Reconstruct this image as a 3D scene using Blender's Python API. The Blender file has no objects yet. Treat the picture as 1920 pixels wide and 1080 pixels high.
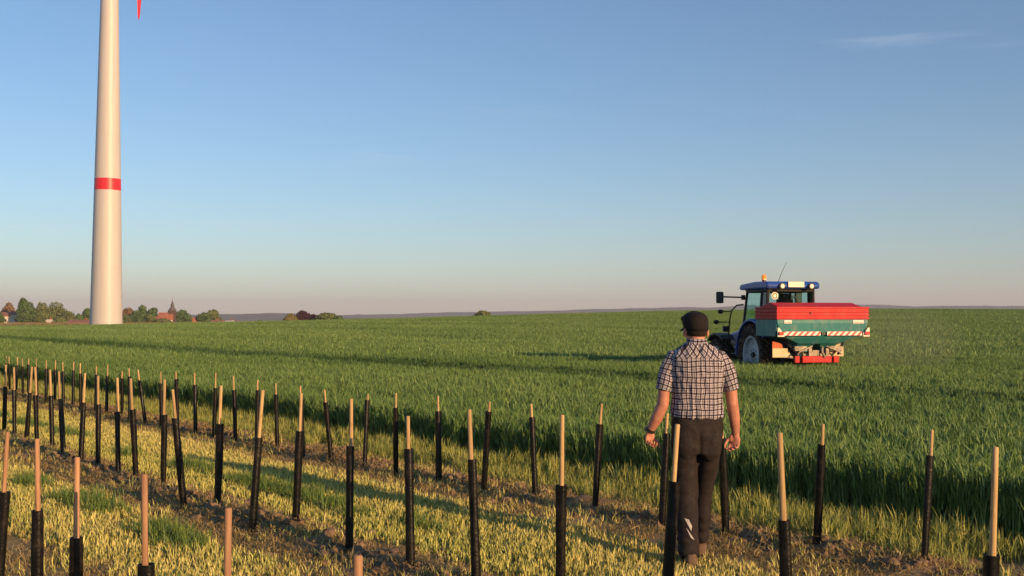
import bpy, math, random
import numpy as np
from mathutils import Vector, Matrix

sc = bpy.context.scene
COL = sc.collection
R = math.radians

# ------------------------------------------------------------------ camera
FPX, CAMH, HORY = 2000.0, 1.75, 597.0           # focal length in photo pixels, eye height, horizon row
PITCH = math.atan((HORY - 540.0) / FPX)
cam_d = bpy.data.cameras.new('camera'); cam = bpy.data.objects.new('camera', cam_d); COL.objects.link(cam)
cam_d.sensor_width = 36.0; cam_d.lens = 36.0 * FPX / 1920.0
cam_d.clip_start = 0.1; cam_d.clip_end = 40000.0
cam.location = (0, 0, CAMH); cam.rotation_euler = (R(90) + PITCH, 0, 0)
sc.camera = cam

# ------------------------------------------------------------------ sky, sun, exposure
SUN_EL = R(12.5); SX, SY = 0.688, -0.726          # horizontal direction towards the sun (behind, right)
w = bpy.data.worlds.new('World'); sc.world = w; w.use_nodes = True
nt = w.node_tree; nt.nodes.clear()
sky = nt.nodes.new('ShaderNodeTexSky'); sky.sky_type = 'NISHITA'; sky.sun_disc = False
sky.sun_elevation = SUN_EL; sky.sun_rotation = math.atan2(SX, SY)
sky.altitude = 200; sky.air_density = 1.0; sky.dust_density = 0.35; sky.ozone_density = 3.6
bg = nt.nodes.new('ShaderNodeBackground'); bg.inputs[1].default_value = 0.105
wo = nt.nodes.new('ShaderNodeOutputWorld')
# thin cirrus: stretched noise over the dome, only its densest threads show
def _n(t, **ins):
    x = nt.nodes.new(t)
    for k_, v_ in ins.items(): x.inputs[int(k_[1:])].default_value = v_
    return x
ctc = nt.nodes.new('ShaderNodeTexCoord'); cmp_ = nt.nodes.new('ShaderNodeMapping'); cmp_.inputs['Location'].default_value = (15.95, 0.1, 3.95); cmp_.inputs['Rotation'].default_value = (0, R(6), 0); cmp_.inputs['Scale'].default_value = (-2.2, 2.2, 26.0)
cnz = nt.nodes.new('ShaderNodeTexNoise'); cnz.inputs['Scale'].default_value = 1.0; cnz.inputs['Detail'].default_value = 7.0; cnz.inputs['Roughness'].default_value = 0.55
cmr = nt.nodes.new('ShaderNodeMapRange'); cmr.interpolation_type = 'SMOOTHSTEP'
for i_, v_ in ((1, 0.60), (2, 0.82), (3, 0.0), (4, 0.40)): cmr.inputs[i_].default_value = v_
cmx = nt.nodes.new('ShaderNodeMix'); cmx.data_type = 'RGBA'; cmx.inputs[7].default_value = (5.2, 5.4, 6.0, 1)
nt.links.new(ctc.outputs['Generated'], cmp_.inputs[0]); nt.links.new(cmp_.outputs[0], cnz.inputs['Vector']); nt.links.new(cnz.outputs[0], cmr.inputs[0]); nt.links.new(cmr.outputs[0], cmx.inputs[0])
nt.links.new(sky.outputs[0], cmx.inputs[6]); nt.links.new(cmx.outputs[2], bg.inputs[0]); nt.links.new(bg.outputs[0], wo.inputs[0])
sun_d = bpy.data.lights.new('sun', 'SUN'); sun = bpy.data.objects.new('sun', sun_d); COL.objects.link(sun)
sun_d.energy = 5.0; sun_d.angle = R(0.53); sun_d.color = (1.0, 0.62, 0.30)
sun.location = (30, -40, 20)
sdir = Vector((SX * math.cos(SUN_EL), SY * math.cos(SUN_EL), math.sin(SUN_EL))).normalized()
sun.rotation_euler = sdir.to_track_quat('Z', 'Y').to_euler()
vs = sc.view_settings
vs.view_transform = 'Standard'; vs.look = 'None'; vs.exposure = 0.50; vs.gamma = 1.0; vs.use_curve_mapping = False
sc.render.engine = 'CYCLES'
sc.cycles.use_denoising = True
sc.cycles.max_bounces = 6; sc.cycles.diffuse_bounces = 3; sc.cycles.glossy_bounces = 2
sc.cycles.transmission_bounces = 4; sc.cycles.transparent_max_bounces = 8; sc.cycles.volume_bounces = 0

# ------------------------------------------------------------------ coordinates
# n: metres across the planting rows (rows run along t), t: metres along them, away to the left
UX, UY = -0.639, 0.769
NX, NY = 0.769, 0.639
ROW_C, ROW_B, ROW_A, WHEAT = 1.52, 4.25, 7.0, 8.15

def nt_xy(n, t): return n * NX + t * UX, n * NY + t * UY
def xy_nt(x, y): return x * NX + y * NY, x * UX + y * UY

_hx = np.array([-4000, -140, -95, -70, -51, -32, -6, 4, 24, 36, 56, 100, 180, 4000.])
_hz = np.array([-0.8, -0.7, -0.42, 0.08, 0.5, 0.95, 1.6, 1.95, 2.45, 2.7, 2.85, 2.8, 2.75, 2.75])
def smooth(a, b, v):
    s = np.clip((v - a) / (b - a), 0, 1); return s * s * (3 - 2 * s)
def terrain(x, y):
    x = np.asarray(x, float); y = np.asarray(y, float)
    h = sum(np.interp(x + d, _hx, _hz) for d in (-12, -6, 0, 6, 12)) / 5.0
    z = h * smooth(25, 195, y)
    d = np.clip(y - 235, 0, None)
    z = z - np.minimum(2.2e-5 * d * d, 30.0 + 0.0 * d) * np.where(y > 235, 1, 0)
    r = np.hypot(x, y)
    z = z + 0.05 * np.sin(x * 0.11 + 1.3) * np.sin(y * 0.083) * smooth(25, 60, r)
    return z
def unproject(px, py, z=0.0):
    c, s = math.cos(PITCH), math.sin(PITCH)
    a, b = (px - 960) / FPX, (540 - py) / FPX
    d = (a, c - b * s, s + b * c)
    k = (z - CAMH) / d[2]
    return d[0] * k, d[1] * k
def at_depth(px, py, Y):
    """world point at depth Y seen at photo pixel"""
    c, s = math.cos(PITCH), math.sin(PITCH)
    a, b = (px - 960) / FPX, (540 - py) / FPX
    d = (a, c - b * s, s + b * c); k = Y / d[1]
    return Vector((d[0] * k, Y, CAMH + d[2] * k))

# ------------------------------------------------------------------ helpers
def tag(o, label=None, cat=None, group=None, kind=None):
    if label: o['label'] = label
    if cat: o['category'] = cat
    if group: o['group'] = group
    if kind: o['kind'] = kind
    return o
def link(o, parent=None):
    COL.objects.link(o)
    if parent is not None: o.parent = parent
    return o
def empty(name, loc=(0, 0, 0), rz=0.0):
    o = bpy.data.objects.new(name, None); o.empty_display_size = 0.2
    o.location = loc; o.rotation_euler = (0, 0, rz); return link(o)
def mesh_np(name, verts, faces):
    me = bpy.data.meshes.new(name)
    verts = np.asarray(verts, np.float32); faces = np.asarray(faces, np.int32)
    k = faces.shape[1]
    me.vertices.add(len(verts)); me.vertices.foreach_set('co', verts.ravel())
    me.loops.add(faces.size); me.loops.foreach_set('vertex_index', faces.ravel())
    me.polygons.add(len(faces)); me.polygons.foreach_set('loop_start', np.arange(0, faces.size, k, dtype=np.int32))
    me.update(calc_edges=True); me.validate(); return me

class MB:
    """collects shapes, then links them as one mesh object"""
    def __init__(s): s.v = []; s.f = []
    def add(s, v, f):
        o = len(s.v); s.v += [tuple(p) for p in v]; s.f += [tuple(i + o for i in q) for q in f]; return s
    def box(s, c, d, rot=None):
        v = [Vector((x * d[0] / 2, y * d[1] / 2, z * d[2] / 2)) for x in (-1, 1) for y in (-1, 1) for z in (-1, 1)]
        if rot is not None: v = [rot @ p for p in v]
        c = Vector(c)
        return s.add([p + c for p in v], [(0, 1, 3, 2), (4, 6, 7, 5), (0, 4, 5, 1), (2, 3, 7, 6), (0, 2, 6, 4), (1, 5, 7, 3)])
    def rings(s, rings, cap=True):
        n = len(rings[0]); v = [p for r in rings for p in r]; f = []
        for i in range(len(rings) - 1):
            for j in range(n):
                k = (j + 1) % n
                f.append((i * n + j, i * n + k, (i + 1) * n + k, (i + 1) * n + j))
        if cap:
            f.append(tuple(range(n - 1, -1, -1))); f.append(tuple((len(rings) - 1) * n + j for j in range(n)))
        return s.add(v, f)
    def tube(s, pts, rad, n=12, cap=True, flat=1.0, ref=(0, 1, 0)):
        pts = [Vector(p) for p in pts]
        if not hasattr(rad, '__len__'): rad = [rad] * len(pts)
        rings = []
        for i, p in enumerate(pts):
            a = pts[max(i - 1, 0)]; b = pts[min(i + 1, len(pts) - 1)]
            t = (b - a).normalized(); q = Vector(ref)
            if abs(t.dot(q)) > 0.95: q = Vector((1, 0, 0)) if abs(t.x) < 0.9 else Vector((0, 0, 1))
            u = t.cross(q).normalized(); v = t.cross(u).normalized()
            r = rad[i]; ru, rv = (r if hasattr(r, '__len__') else (r, r * flat))
            rings.append([p + u * ru * math.cos(2 * math.pi * j / n) + v * rv * math.sin(2 * math.pi * j / n) for j in range(n)])
        return s.rings(rings, cap)
    def ell(s, c, r, rot=None, nu=16, nv=10):
        c = Vector(c); rings = []
        for i in range(nv + 1):
            a = -math.pi / 2 + math.pi * min(max(i / nv, 0.02), 0.98)
            ring = []
            for j in range(nu):
                b = 2 * math.pi * j / nu
                p = Vector((r[0] * math.cos(a) * math.cos(b), r[1] * math.cos(a) * math.sin(b), r[2] * math.sin(a)))
                ring.append((rot @ p if rot is not None else p) + c)
            rings.append(ring)
        return s.rings(rings)
    def prism(s, poly, lo, hi, axis='x'):
        """poly: list of 2-d points; extruded along axis between lo and hi"""
        def P(a, b, e):
            return {'x': (e, a, b), 'y': (a, e, b), 'z': (a, b, e)}[axis]
        n = len(poly)
        v = [P(a, b, lo) for a, b in poly] + [P(a, b, hi) for a, b in poly]
        f = [(i, (i + 1) % n, n + (i + 1) % n, n + i) for i in range(n)]
        f += [tuple(range(n - 1, -1, -1)), tuple(range(n, 2 * n))]
        return s.add(v, f)
    def mesh(s, name):
        me = bpy.data.meshes.new(name); me.from_pydata([tuple(p) for p in s.v], [], s.f); me.validate()
        import bmesh
        bm = bmesh.new(); bm.from_mesh(me); bmesh.ops.recalc_face_normals(bm, faces=bm.faces); bm.to_mesh(me); bm.free()
        return me
    def build(s, name, mat, parent=None, smooth_=False, bevel=0.0, angle=None):
        me = s.mesh(name)
        if mat is not None: me.materials.append(mat)
        o = bpy.data.objects.new(name, me); link(o, parent)
        if smooth_:
            me.polygons.foreach_set('use_smooth', [True] * len(me.polygons))
            if angle: me.set_sharp_from_angle(angle=R(angle))
        if bevel > 0:
            b = o.modifiers.new('bevel', 'BEVEL'); b.width = bevel; b.segments = 2; b.limit_method = 'ANGLE'; b.angle_limit = R(35)
        return o

# ------------------------------------------------------------------ materials
def mat_new(name):
    m = bpy.data.materials.new(name); m.use_nodes = True; n = m.node_tree
    b = n.nodes['Principled BSDF']; return m, n, b
def N(nt_, typ, **kw):
    nd = nt_.nodes.new(typ)
    for k, v in kw.items():
        if k == 'ins':
            for i, val in v.items(): nd.inputs[i].default_value = val
        else: setattr(nd, k, v)
    return nd
def rgba(c): return (c[0], c[1], c[2], 1.0)
def paint(name, col, rough=0.4, var=0.12, scale=3.0, spec=0.5, metal=0.0, dirt=None, dirt_amt=0.4, bump=0.0, stretch=None):
    """paint or plastic with uneven tone, optional dirt with a shape of its own"""
    m, n, b = mat_new(name)
    tc = N(n, 'ShaderNodeTexCoord'); nz = N(n, 'ShaderNodeTexNoise', ins={'Scale': scale, 'Detail': 5.0, 'Roughness': 0.6})
    vec = tc.outputs['Object']
    if stretch:
        mp = N(n, 'ShaderNodeMapping'); mp.inputs['Scale'].default_value = stretch; n.links.new(vec, mp.inputs[0]); vec = mp.outputs[0]
    n.links.new(vec, nz.inputs['Vector'])
    mr = N(n, 'ShaderNodeMapRange', ins={1: 0.3, 2: 0.7, 3: 1.0 - var, 4: 1.0 + var}); n.links.new(nz.outputs[0], mr.inputs[0])
    mx = N(n, 'ShaderNodeMix', data_type='RGBA', blend_type='MULTIPLY'); mx.inputs[0].default_value = 1.0
    mx.inputs[6].default_value = rgba(col); n.links.new(mr.outputs[0], mx.inputs[7]); out = mx.outputs[2]
    if dirt:
        n2 = N(n, 'ShaderNodeTexNoise', ins={'Scale': scale * 2.3, 'Detail': 8.0, 'Roughness': 0.7}); n.links.new(vec, n2.inputs['Vector'])
        r2 = N(n, 'ShaderNodeMapRange', ins={1: 0.48, 2: 0.66, 3: 0.0, 4: dirt_amt}); n.links.new(n2.outputs[0], r2.inputs[0])
        m2 = N(n, 'ShaderNodeMix', data_type='RGBA'); n.links.new(r2.outputs[0], m2.inputs[0]); n.links.new(out, m2.inputs[6])
        m2.inputs[7].default_value = rgba(dirt); out = m2.outputs[2]
    n.links.new(out, b.inputs['Base Color'])
    b.inputs['Roughness'].default_value = rough; b.inputs['Metallic'].default_value = metal
    b.inputs['Specular IOR Level'].default_value = spec
    if bump:
        bp = N(n, 'ShaderNodeBump', ins={'Strength': bump, 'Distance': 0.01}); nb = N(n, 'ShaderNodeTexNoise', ins={'Scale': scale * 12, 'Detail': 4.0})
        n.links.new(tc.outputs['Object'], nb.inputs['Vector']); n.links.new(nb.outputs[0], bp.inputs['Height']); n.links.new(bp.outputs[0], b.inputs['Normal'])
    return m
def leafmat(name, ca, cb, trans=0.3, rough=0.55, spec=0.25, patch=None, patch_scale=0.05, band=None):
    """foliage: colour between ca and cb by the blade's own tint, patches across the field, light passes through"""
    m, n, b = mat_new(name); out = n.nodes['Material Output']
    at = N(n, 'ShaderNodeAttribute', attribute_name='tint')
    mx = N(n, 'ShaderNodeMix', data_type='RGBA'); mx.inputs[6].default_value = rgba(ca); mx.inputs[7].default_value = rgba(cb)
    n.links.new(at.outputs['Fac'], mx.inputs[0]); col = mx.outputs[2]
    if patch:
        ge = N(n, 'ShaderNodeNewGeometry')
        mp = N(n, 'ShaderNodeMapping'); mp.vector_type = 'POINT'
        mp.inputs['Rotation'].default_value = (0, 0, -math.atan2(UY, UX)); n.links.new(ge.outputs['Position'], mp.inputs[0])
        sc_ = N(n, 'ShaderNodeVectorMath', operation='MULTIPLY'); sc_.inputs[1].default_value = (0.3, 1.0, 0.0); n.links.new(mp.outputs[0], sc_.inputs[0])
        nz = N(n, 'ShaderNodeTexNoise', ins={'Scale': patch_scale, 'Detail': 4.0, 'Roughness': 0.55}); n.links.new(sc_.outputs[0], nz.inputs['Vector'])
        mr = N(n, 'ShaderNodeMapRange', ins={1: 0.38, 2: 0.66, 3: 0.0, 4: 1.0}); n.links.new(nz.outputs[0], mr.inputs[0])
        m2 = N(n, 'ShaderNodeMix', data_type='RGBA', blend_type='MULTIPLY'); n.links.new(mr.outputs[0], m2.inputs[0]); n.links.new(col, m2.inputs[6]); m2.inputs[7].default_value = rgba(patch)
        col = m2.outputs[2]
        if band:   # multiplies the leaf colour darker along one soft-edged strip parallel to the rows
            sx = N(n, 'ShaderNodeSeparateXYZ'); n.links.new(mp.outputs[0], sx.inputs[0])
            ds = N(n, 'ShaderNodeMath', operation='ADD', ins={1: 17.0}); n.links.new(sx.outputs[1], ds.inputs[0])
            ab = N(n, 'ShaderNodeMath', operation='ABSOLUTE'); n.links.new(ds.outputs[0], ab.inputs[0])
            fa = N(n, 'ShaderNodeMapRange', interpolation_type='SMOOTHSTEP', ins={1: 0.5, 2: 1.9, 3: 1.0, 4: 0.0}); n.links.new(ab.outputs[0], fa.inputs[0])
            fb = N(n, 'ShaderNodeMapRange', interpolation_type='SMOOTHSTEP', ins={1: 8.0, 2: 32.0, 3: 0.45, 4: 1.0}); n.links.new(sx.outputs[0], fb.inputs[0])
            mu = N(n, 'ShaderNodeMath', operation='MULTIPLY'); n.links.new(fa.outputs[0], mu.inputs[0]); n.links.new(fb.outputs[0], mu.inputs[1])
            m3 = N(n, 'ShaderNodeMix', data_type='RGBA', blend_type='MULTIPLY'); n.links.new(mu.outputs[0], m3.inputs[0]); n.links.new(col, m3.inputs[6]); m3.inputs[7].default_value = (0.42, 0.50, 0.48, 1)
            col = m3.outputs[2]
    n.links.new(col, b.inputs['Base Color']); b.inputs['Roughness'].default_value = rough; b.inputs['Specular IOR Level'].default_value = spec
    tr = N(n, 'ShaderNodeBsdfTranslucent'); n.links.new(col, tr.inputs[0])
    ms = N(n, 'ShaderNodeMixShader'); ms.inputs[0].default_value = trans
    n.links.new(b.outputs[0], ms.inputs[1]); n.links.new(tr.outputs[0], ms.inputs[2]); n.links.new(ms.outputs[0], out.inputs[0])
    return m

# ground: crumbly soil, dry cuttings between the rows, green under the crop
def ground_material():
    m, n, b = mat_new('ground_soil')
    ge = N(n, 'ShaderNodeNewGeometry')
    def noise(scale, det=6.0, rough=0.6):
        z = N(n, 'ShaderNodeTexNoise', ins={'Scale': scale, 'Detail': det, 'Roughness': rough}); n.links.new(ge.outputs['Position'], z.inputs['Vector']); return z
    def ramp(src, a, c, lo=0.0, hi=1.0):
        r = N(n, 'ShaderNodeMapRange', ins={1: a, 2: c, 3: lo, 4: hi}); n.links.new(src, r.inputs[0]); return r.outputs[0]
    def mix(f, a, c):
        x = N(n, 'ShaderNodeMix', data_type='RGBA'); n.links.new(f, x.inputs[0])
        for i, s in ((6, a), (7, c)):
            if isinstance(s, tuple): x.inputs[i].default_value = rgba(s)
            else: n.links.new(s, x.inputs[i])
        return x.outputs[2]
    soil = mix(ramp(noise(3.0).outputs[0], 0.35, 0.7), (0.17, 0.12, 0.074), (0.34, 0.25, 0.155))
    straw = mix(ramp(noise(38.0, 4).outputs[0], 0.45, 0.62), soil, (0.42, 0.31, 0.15))
    fine = mix(ramp(noise(90.0, 3).outputs[0], 0.4, 0.65), straw, (0.32, 0.25, 0.11))
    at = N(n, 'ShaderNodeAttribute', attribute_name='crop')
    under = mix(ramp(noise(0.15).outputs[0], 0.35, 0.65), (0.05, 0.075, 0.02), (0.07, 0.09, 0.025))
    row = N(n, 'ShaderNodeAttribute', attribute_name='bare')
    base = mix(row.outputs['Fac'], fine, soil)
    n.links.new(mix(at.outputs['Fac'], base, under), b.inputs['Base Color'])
    b.inputs['Roughness'].default_value = 0.95; b.inputs['Specular IOR Level'].default_value = 0.1
    bp = N(n, 'ShaderNodeBump', ins={'Strength': 0.9, 'Distance': 0.03}); n.links.new(noise(28.0, 6, 0.7).outputs[0], bp.inputs['Height']); n.links.new(bp.outputs[0], b.inputs['Normal'])
    return m

# ------------------------------------------------------------------ the ground: one sheet to the horizon
def grow(a, step, lim, k=1.13):
    out = [a]
    while out[-1] < lim: step *= k; out.append(out[-1] + step)
    return out
rng = np.random.default_rng(7)
nl = [-x for x in grow(0.5, 0.3, 9000)][::-1] + list(np.arange(-0.4, 9.0, 0.07)) + grow(9.0, 0.12, 9000)
tl = [-x for x in grow(1.0, 0.4, 9000)][::-1] + list(np.arange(-0.9, 40.0, 0.09)) + grow(40.0, 0.12, 9000)
nl = np.array(nl); tl = np.array(tl)
NN, TT = np.meshgrid(nl, tl, indexing='ij')
GX, GY = nt_xy(NN, TT)
GZ = terrain(GX, GY)
def vnoise(x, y, seed=0):
    """value noise for relief"""
    xi = np.floor(x).astype(np.int64); yi = np.floor(y).astype(np.int64); fx = x - xi; fy = y - yi
    fx = fx * fx * (3 - 2 * fx); fy = fy * fy * (3 - 2 * fy)
    def h(a, b):
        q = (a * 374761393 + b * 668265263 + seed * 144665) & 0x7fffffff
        q = ((q ^ (q >> 13)) * 1274126177) & 0x7fffffff
        return ((q ^ (q >> 16)) & 0xffff) / 65535.0
    return (h(xi, yi) * (1 - fx) + h(xi + 1, yi) * fx) * (1 - fy) + (h(xi, yi + 1) * (1 - fx) + h(xi + 1, yi + 1) * fx) * fy
def relief(n, t):
    """tilled ridge along each planting row plus crumbs"""
    z = np.zeros_like(n)
    for r in (ROW_C, ROW_B, ROW_A):
        d = np.abs(n - r + 0.12)
        bump_ = np.exp(-(d / 0.28) ** 2)
        z += bump_ * (0.015 + 0.085 * vnoise(n * 5.5, t * 5.5, 3) * (0.4 + 1.2 * vnoise(n * 1.7, t * 1.7, 5)))
    z += 0.02 * (vnoise(n * 2.2, t * 2.2, 1) - 0.5) + 0.018 * (vnoise(n * 7, t * 7, 2) - 0.5)
    return z * smooth(9.2, 8.0, n) * smooth(-0.4, 0.5, n)
near = (TT < 41) & (TT > -0.9)
GZ = GZ + np.where(near, relief(NN, TT), 0.0)
gv = np.stack([GX, GY, GZ], -1).reshape(-1, 3)
a, b_ = len(nl), len(tl)
ii, jj = np.meshgrid(np.arange(a - 1), np.arange(b_ - 1), indexing='ij'); k0 = (ii * b_ + jj).ravel()
gf = np.stack([k0, k0 + b_, k0 + b_ + 1, k0 + 1], 1)
gme = mesh_np('ground', gv, gf)
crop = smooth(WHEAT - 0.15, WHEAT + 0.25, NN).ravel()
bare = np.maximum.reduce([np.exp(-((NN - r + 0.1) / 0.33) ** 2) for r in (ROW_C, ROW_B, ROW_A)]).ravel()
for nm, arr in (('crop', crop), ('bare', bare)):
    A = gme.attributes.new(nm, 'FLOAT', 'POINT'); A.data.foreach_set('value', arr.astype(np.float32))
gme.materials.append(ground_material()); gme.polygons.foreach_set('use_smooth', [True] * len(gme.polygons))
ground = link(bpy.data.objects.new('ground', gme))
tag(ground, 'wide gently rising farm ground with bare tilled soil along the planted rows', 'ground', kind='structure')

# far ridges
def hills(name, label, Y, prof, col_a, col_b, thick=900):
    """prof: (photo x, ridge row) pairs; built at its real distance as rolling relief with a back slope"""
    xs = np.linspace(-500, 2420, 220); ridge = np.interp(xs, [p[0] for p in prof], [p[1] for p in prof])
    ridge = ridge - 1.1 * (vnoise(xs / 34.0, xs * 0, 11) - 0.5) - 0.7 * (vnoise(xs / 9.0, xs * 0, 12) - 0.5)
    rows = []
    prof_s = [(-1.0, -0.25), (-0.6, 0.2), (-0.3, 0.65), (-0.1, 0.93), (0.0, 1.0), (0.25, 0.8), (1.0, -0.2)]
    X = (xs - 960) / FPX * Y; Zr = CAMH + (HORY - ridge) / FPX * Y + 12
    for dy, f in prof_s:
        jit = (vnoise(xs / 60.0, xs * 0 + dy * 3, 4) - 0.5) * 0.10 * (dy != 0)
        rows.append(np.stack([X * (1 + 0.02 * dy), Y + dy * thick + 0 * X, -60 + (Zr - 12 + 60) * np.clip(f + jit, -1, 1)], -1))
    v = np.concatenate(rows); m_ = len(xs); f = []
    for i in range(len(rows) - 1):
        for j in range(m_ - 1): f.append((i * m_ + j, i * m_ + j + 1, (i + 1) * m_ + j + 1, (i + 1) * m_ + j))
    me = mesh_np(name, v, f); me.polygons.foreach_set('use_smooth', [True] * len(f))
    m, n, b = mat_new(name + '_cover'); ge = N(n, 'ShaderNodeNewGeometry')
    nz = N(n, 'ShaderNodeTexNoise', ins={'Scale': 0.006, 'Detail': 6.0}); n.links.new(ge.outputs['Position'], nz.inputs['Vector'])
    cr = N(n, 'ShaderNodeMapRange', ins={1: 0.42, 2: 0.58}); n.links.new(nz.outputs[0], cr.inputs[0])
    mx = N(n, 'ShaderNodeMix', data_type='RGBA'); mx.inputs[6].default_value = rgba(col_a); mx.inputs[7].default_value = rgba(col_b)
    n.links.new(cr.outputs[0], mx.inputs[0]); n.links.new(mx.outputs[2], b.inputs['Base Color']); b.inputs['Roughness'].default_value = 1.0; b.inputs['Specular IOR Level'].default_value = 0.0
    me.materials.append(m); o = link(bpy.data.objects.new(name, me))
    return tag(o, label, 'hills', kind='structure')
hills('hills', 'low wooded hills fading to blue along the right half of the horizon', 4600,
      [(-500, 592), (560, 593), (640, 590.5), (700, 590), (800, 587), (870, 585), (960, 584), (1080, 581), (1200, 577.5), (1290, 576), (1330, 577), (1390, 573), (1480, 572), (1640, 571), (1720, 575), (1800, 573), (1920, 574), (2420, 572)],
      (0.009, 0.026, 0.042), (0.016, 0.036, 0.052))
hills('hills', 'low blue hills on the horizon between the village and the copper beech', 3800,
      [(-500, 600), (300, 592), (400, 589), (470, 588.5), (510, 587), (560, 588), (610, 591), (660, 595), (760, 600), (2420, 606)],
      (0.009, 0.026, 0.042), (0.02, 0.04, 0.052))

# ------------------------------------------------------------------ blades of grass and wheat
def blades(seed, count, size, h, hv, wid, lean, segs=3, lines=0, clump=0, flat=False, upper=None):
    """a patch of single curved leaves; returns a mesh with a tint per leaf"""
    g = np.random.default_rng(seed)
    if clump:
        c = g.uniform(-size / 2, size / 2, (clump, 2)); k = g.integers(0, clump, count)
        if lines: c[:, 0] = (g.integers(0, lines, clump) + 0.5) / lines * size - size / 2 + g.normal(0, 0.012, clump)
        bx = c[k] + g.normal(0, 0.012, (count, 2)); ch = g.normal(1.0, 0.13, clump).clip(0.65, 1.3)[k]
    else: bx = g.uniform(-size / 2, size / 2, (count, 2))
    H = h * (1 + g.uniform(-hv, hv, count)) * (ch if clump else 1.0); az = g.uniform(0, 2 * math.pi, count)
    ln = np.abs(g.normal(0, lean, count)) + 0.04
    z0 = np.zeros(count)
    if upper:   # (share, lowest, highest, length): short leaves that leave the stem near the top of the canopy
        up = g.uniform(0, 1, count) < upper[0]; top_ = H.copy()
        H = np.where(up, upper[3] * g.uniform(0.6, 1.3, count), H); z0 = np.where(up, top_ * g.uniform(upper[1], upper[2], count), 0.0)
        ln = np.where(up, np.abs(g.normal(0.35, 0.25, count)), ln); bx = bx + np.where(up, 1.0, 0.0)[:, None] * g.normal(0, 0.025, (count, 2))
    W = wid * g.uniform(0.65, 1.25, count); s = np.linspace(0, 1, segs + 1)
    d = np.stack([np.cos(az), np.sin(az)], 1); tw = az + math.pi / 2 + g.normal(0, 0.5, count)
    p = np.stack([np.cos(tw), np.sin(tw)], 1)
    droop = g.uniform(0.0, 0.35, count)
    V = np.zeros((count, segs + 1, 2, 3), np.float32)
    for i, q in enumerate(s):
        off = (H * ln * (0.35 * q + 0.9 * q * q))[:, None] * d
        zz = z0 + H * (q - droop * ln * q ** 3)
        if flat: zz = 0.006 + H * 0.12 * q; off = (H * q)[:, None] * d
        ww = (W * (1.0 - q ** 2.2) * (0.6 + 0.4 * min(1, q * 3)) + 0.0006)[:, None] * p / 2
        V[:, i, 0, :2] = bx + off - ww; V[:, i, 1, :2] = bx + off + ww
        V[:, i, 0, 2] = zz; V[:, i, 1, 2] = zz
    idx = np.arange(count)[:, None] * (segs + 1) * 2; F = []
    for i in range(segs):
        F.append(np.concatenate([idx + 2 * i, idx + 2 * i + 1, idx + 2 * i + 3, idx + 2 * i + 2], 1))
    me = mesh_np('leaves', V.reshape(-1, 3), np.concatenate(F))
    t = np.repeat(np.clip(g.normal(0.5, 0.32, count), 0, 1), (segs + 1) * 2)
    if len(t) == len(me.vertices):
        A = me.attributes.new('tint', 'FLOAT', 'POINT'); A.data.foreach_set('value', t.astype(np.float32))
    me.polygons.foreach_set('use_smooth', [True] * len(me.polygons))
    return me

def scatter(name, pts, protos, label, cat, rot=None, scale=None, tilt=0.0, parent=None, seed=0):
    """uncountable growth: instances of patch meshes on points"""
    g = np.random.default_rng(seed + 100); n_ = len(pts)
    me = bpy.data.meshes.new(name); me.vertices.add(n_); me.vertices.foreach_set('co', np.asarray(pts, np.float32).ravel())
    A = me.attributes.new('idx', 'INT', 'POINT'); A.data.foreach_set('value', g.integers(0, len(protos), n_).astype(np.int32))
    rv = np.zeros((n_, 3), np.float32); rv[:, 2] = g.uniform(0, 2 * math.pi, n_) if rot is None else rot
    rv[:, :2] = g.normal(0, tilt, (n_, 2)) if tilt else 0
    A = me.attributes.new('rot', 'FLOAT_VECTOR', 'POINT'); A.data.foreach_set('vector', rv.ravel())
    s = g.uniform(0.85, 1.15, n_) if scale is None else scale
    if np.ndim(s) == 1: s = np.repeat(np.asarray(s)[:, None], 3, 1)
    A = me.attributes.new('siz', 'FLOAT_VECTOR', 'POINT'); A.data.foreach_set('vector', s.astype(np.float32).ravel())
    col = bpy.data.collections.new(name + '_source')
    for i, p in enumerate(protos):
        po = bpy.data.objects.new('%s_patch_%02d' % (name, i), p); col.objects.link(po)
    ng = bpy.data.node_groups.new(name, 'GeometryNodeTree')
    ng.interface.new_socket('Geometry', in_out='INPUT', socket_type='NodeSocketGeometry')
    ng.interface.new_socket('Geometry', in_out='OUTPUT', socket_type='NodeSocketGeometry')
    gi = ng.nodes.new('NodeGroupInput'); go = ng.nodes.new('NodeGroupOutput')
    ip = ng.nodes.new('GeometryNodeInstanceOnPoints'); ci = ng.nodes.new('GeometryNodeCollectionInfo')
    ci.inputs['Collection'].default_value = col; ci.inputs['Separate Children'].default_value = True; ci.inputs['Reset Children'].default_value = True
    def na(nm, t):
        x = ng.nodes.new('GeometryNodeInputNamedAttribute'); x.data_type = t; x.inputs['Name'].default_value = nm; return x.outputs['Attribute']
    L = ng.links.new
    L(gi.outputs[0], ip.inputs['Points']); L(ci.outputs[0], ip.inputs['Instance']); ip.inputs['Pick Instance'].default_value = True
    L(na('idx', 'INT'), ip.inputs['Instance Index']); L(na('rot', 'FLOAT_VECTOR'), ip.inputs['Rotation']); L(na('siz', 'FLOAT_VECTOR'), ip.inputs['Scale'])
    L(ip.outputs[0], go.inputs[0])
    o = bpy.data.objects.new(name, me); link(o, parent); md = o.modifiers.new('growth', 'NODES'); md.node_group = ng
    tag(o, label, cat, kind='stuff'); return o

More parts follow.
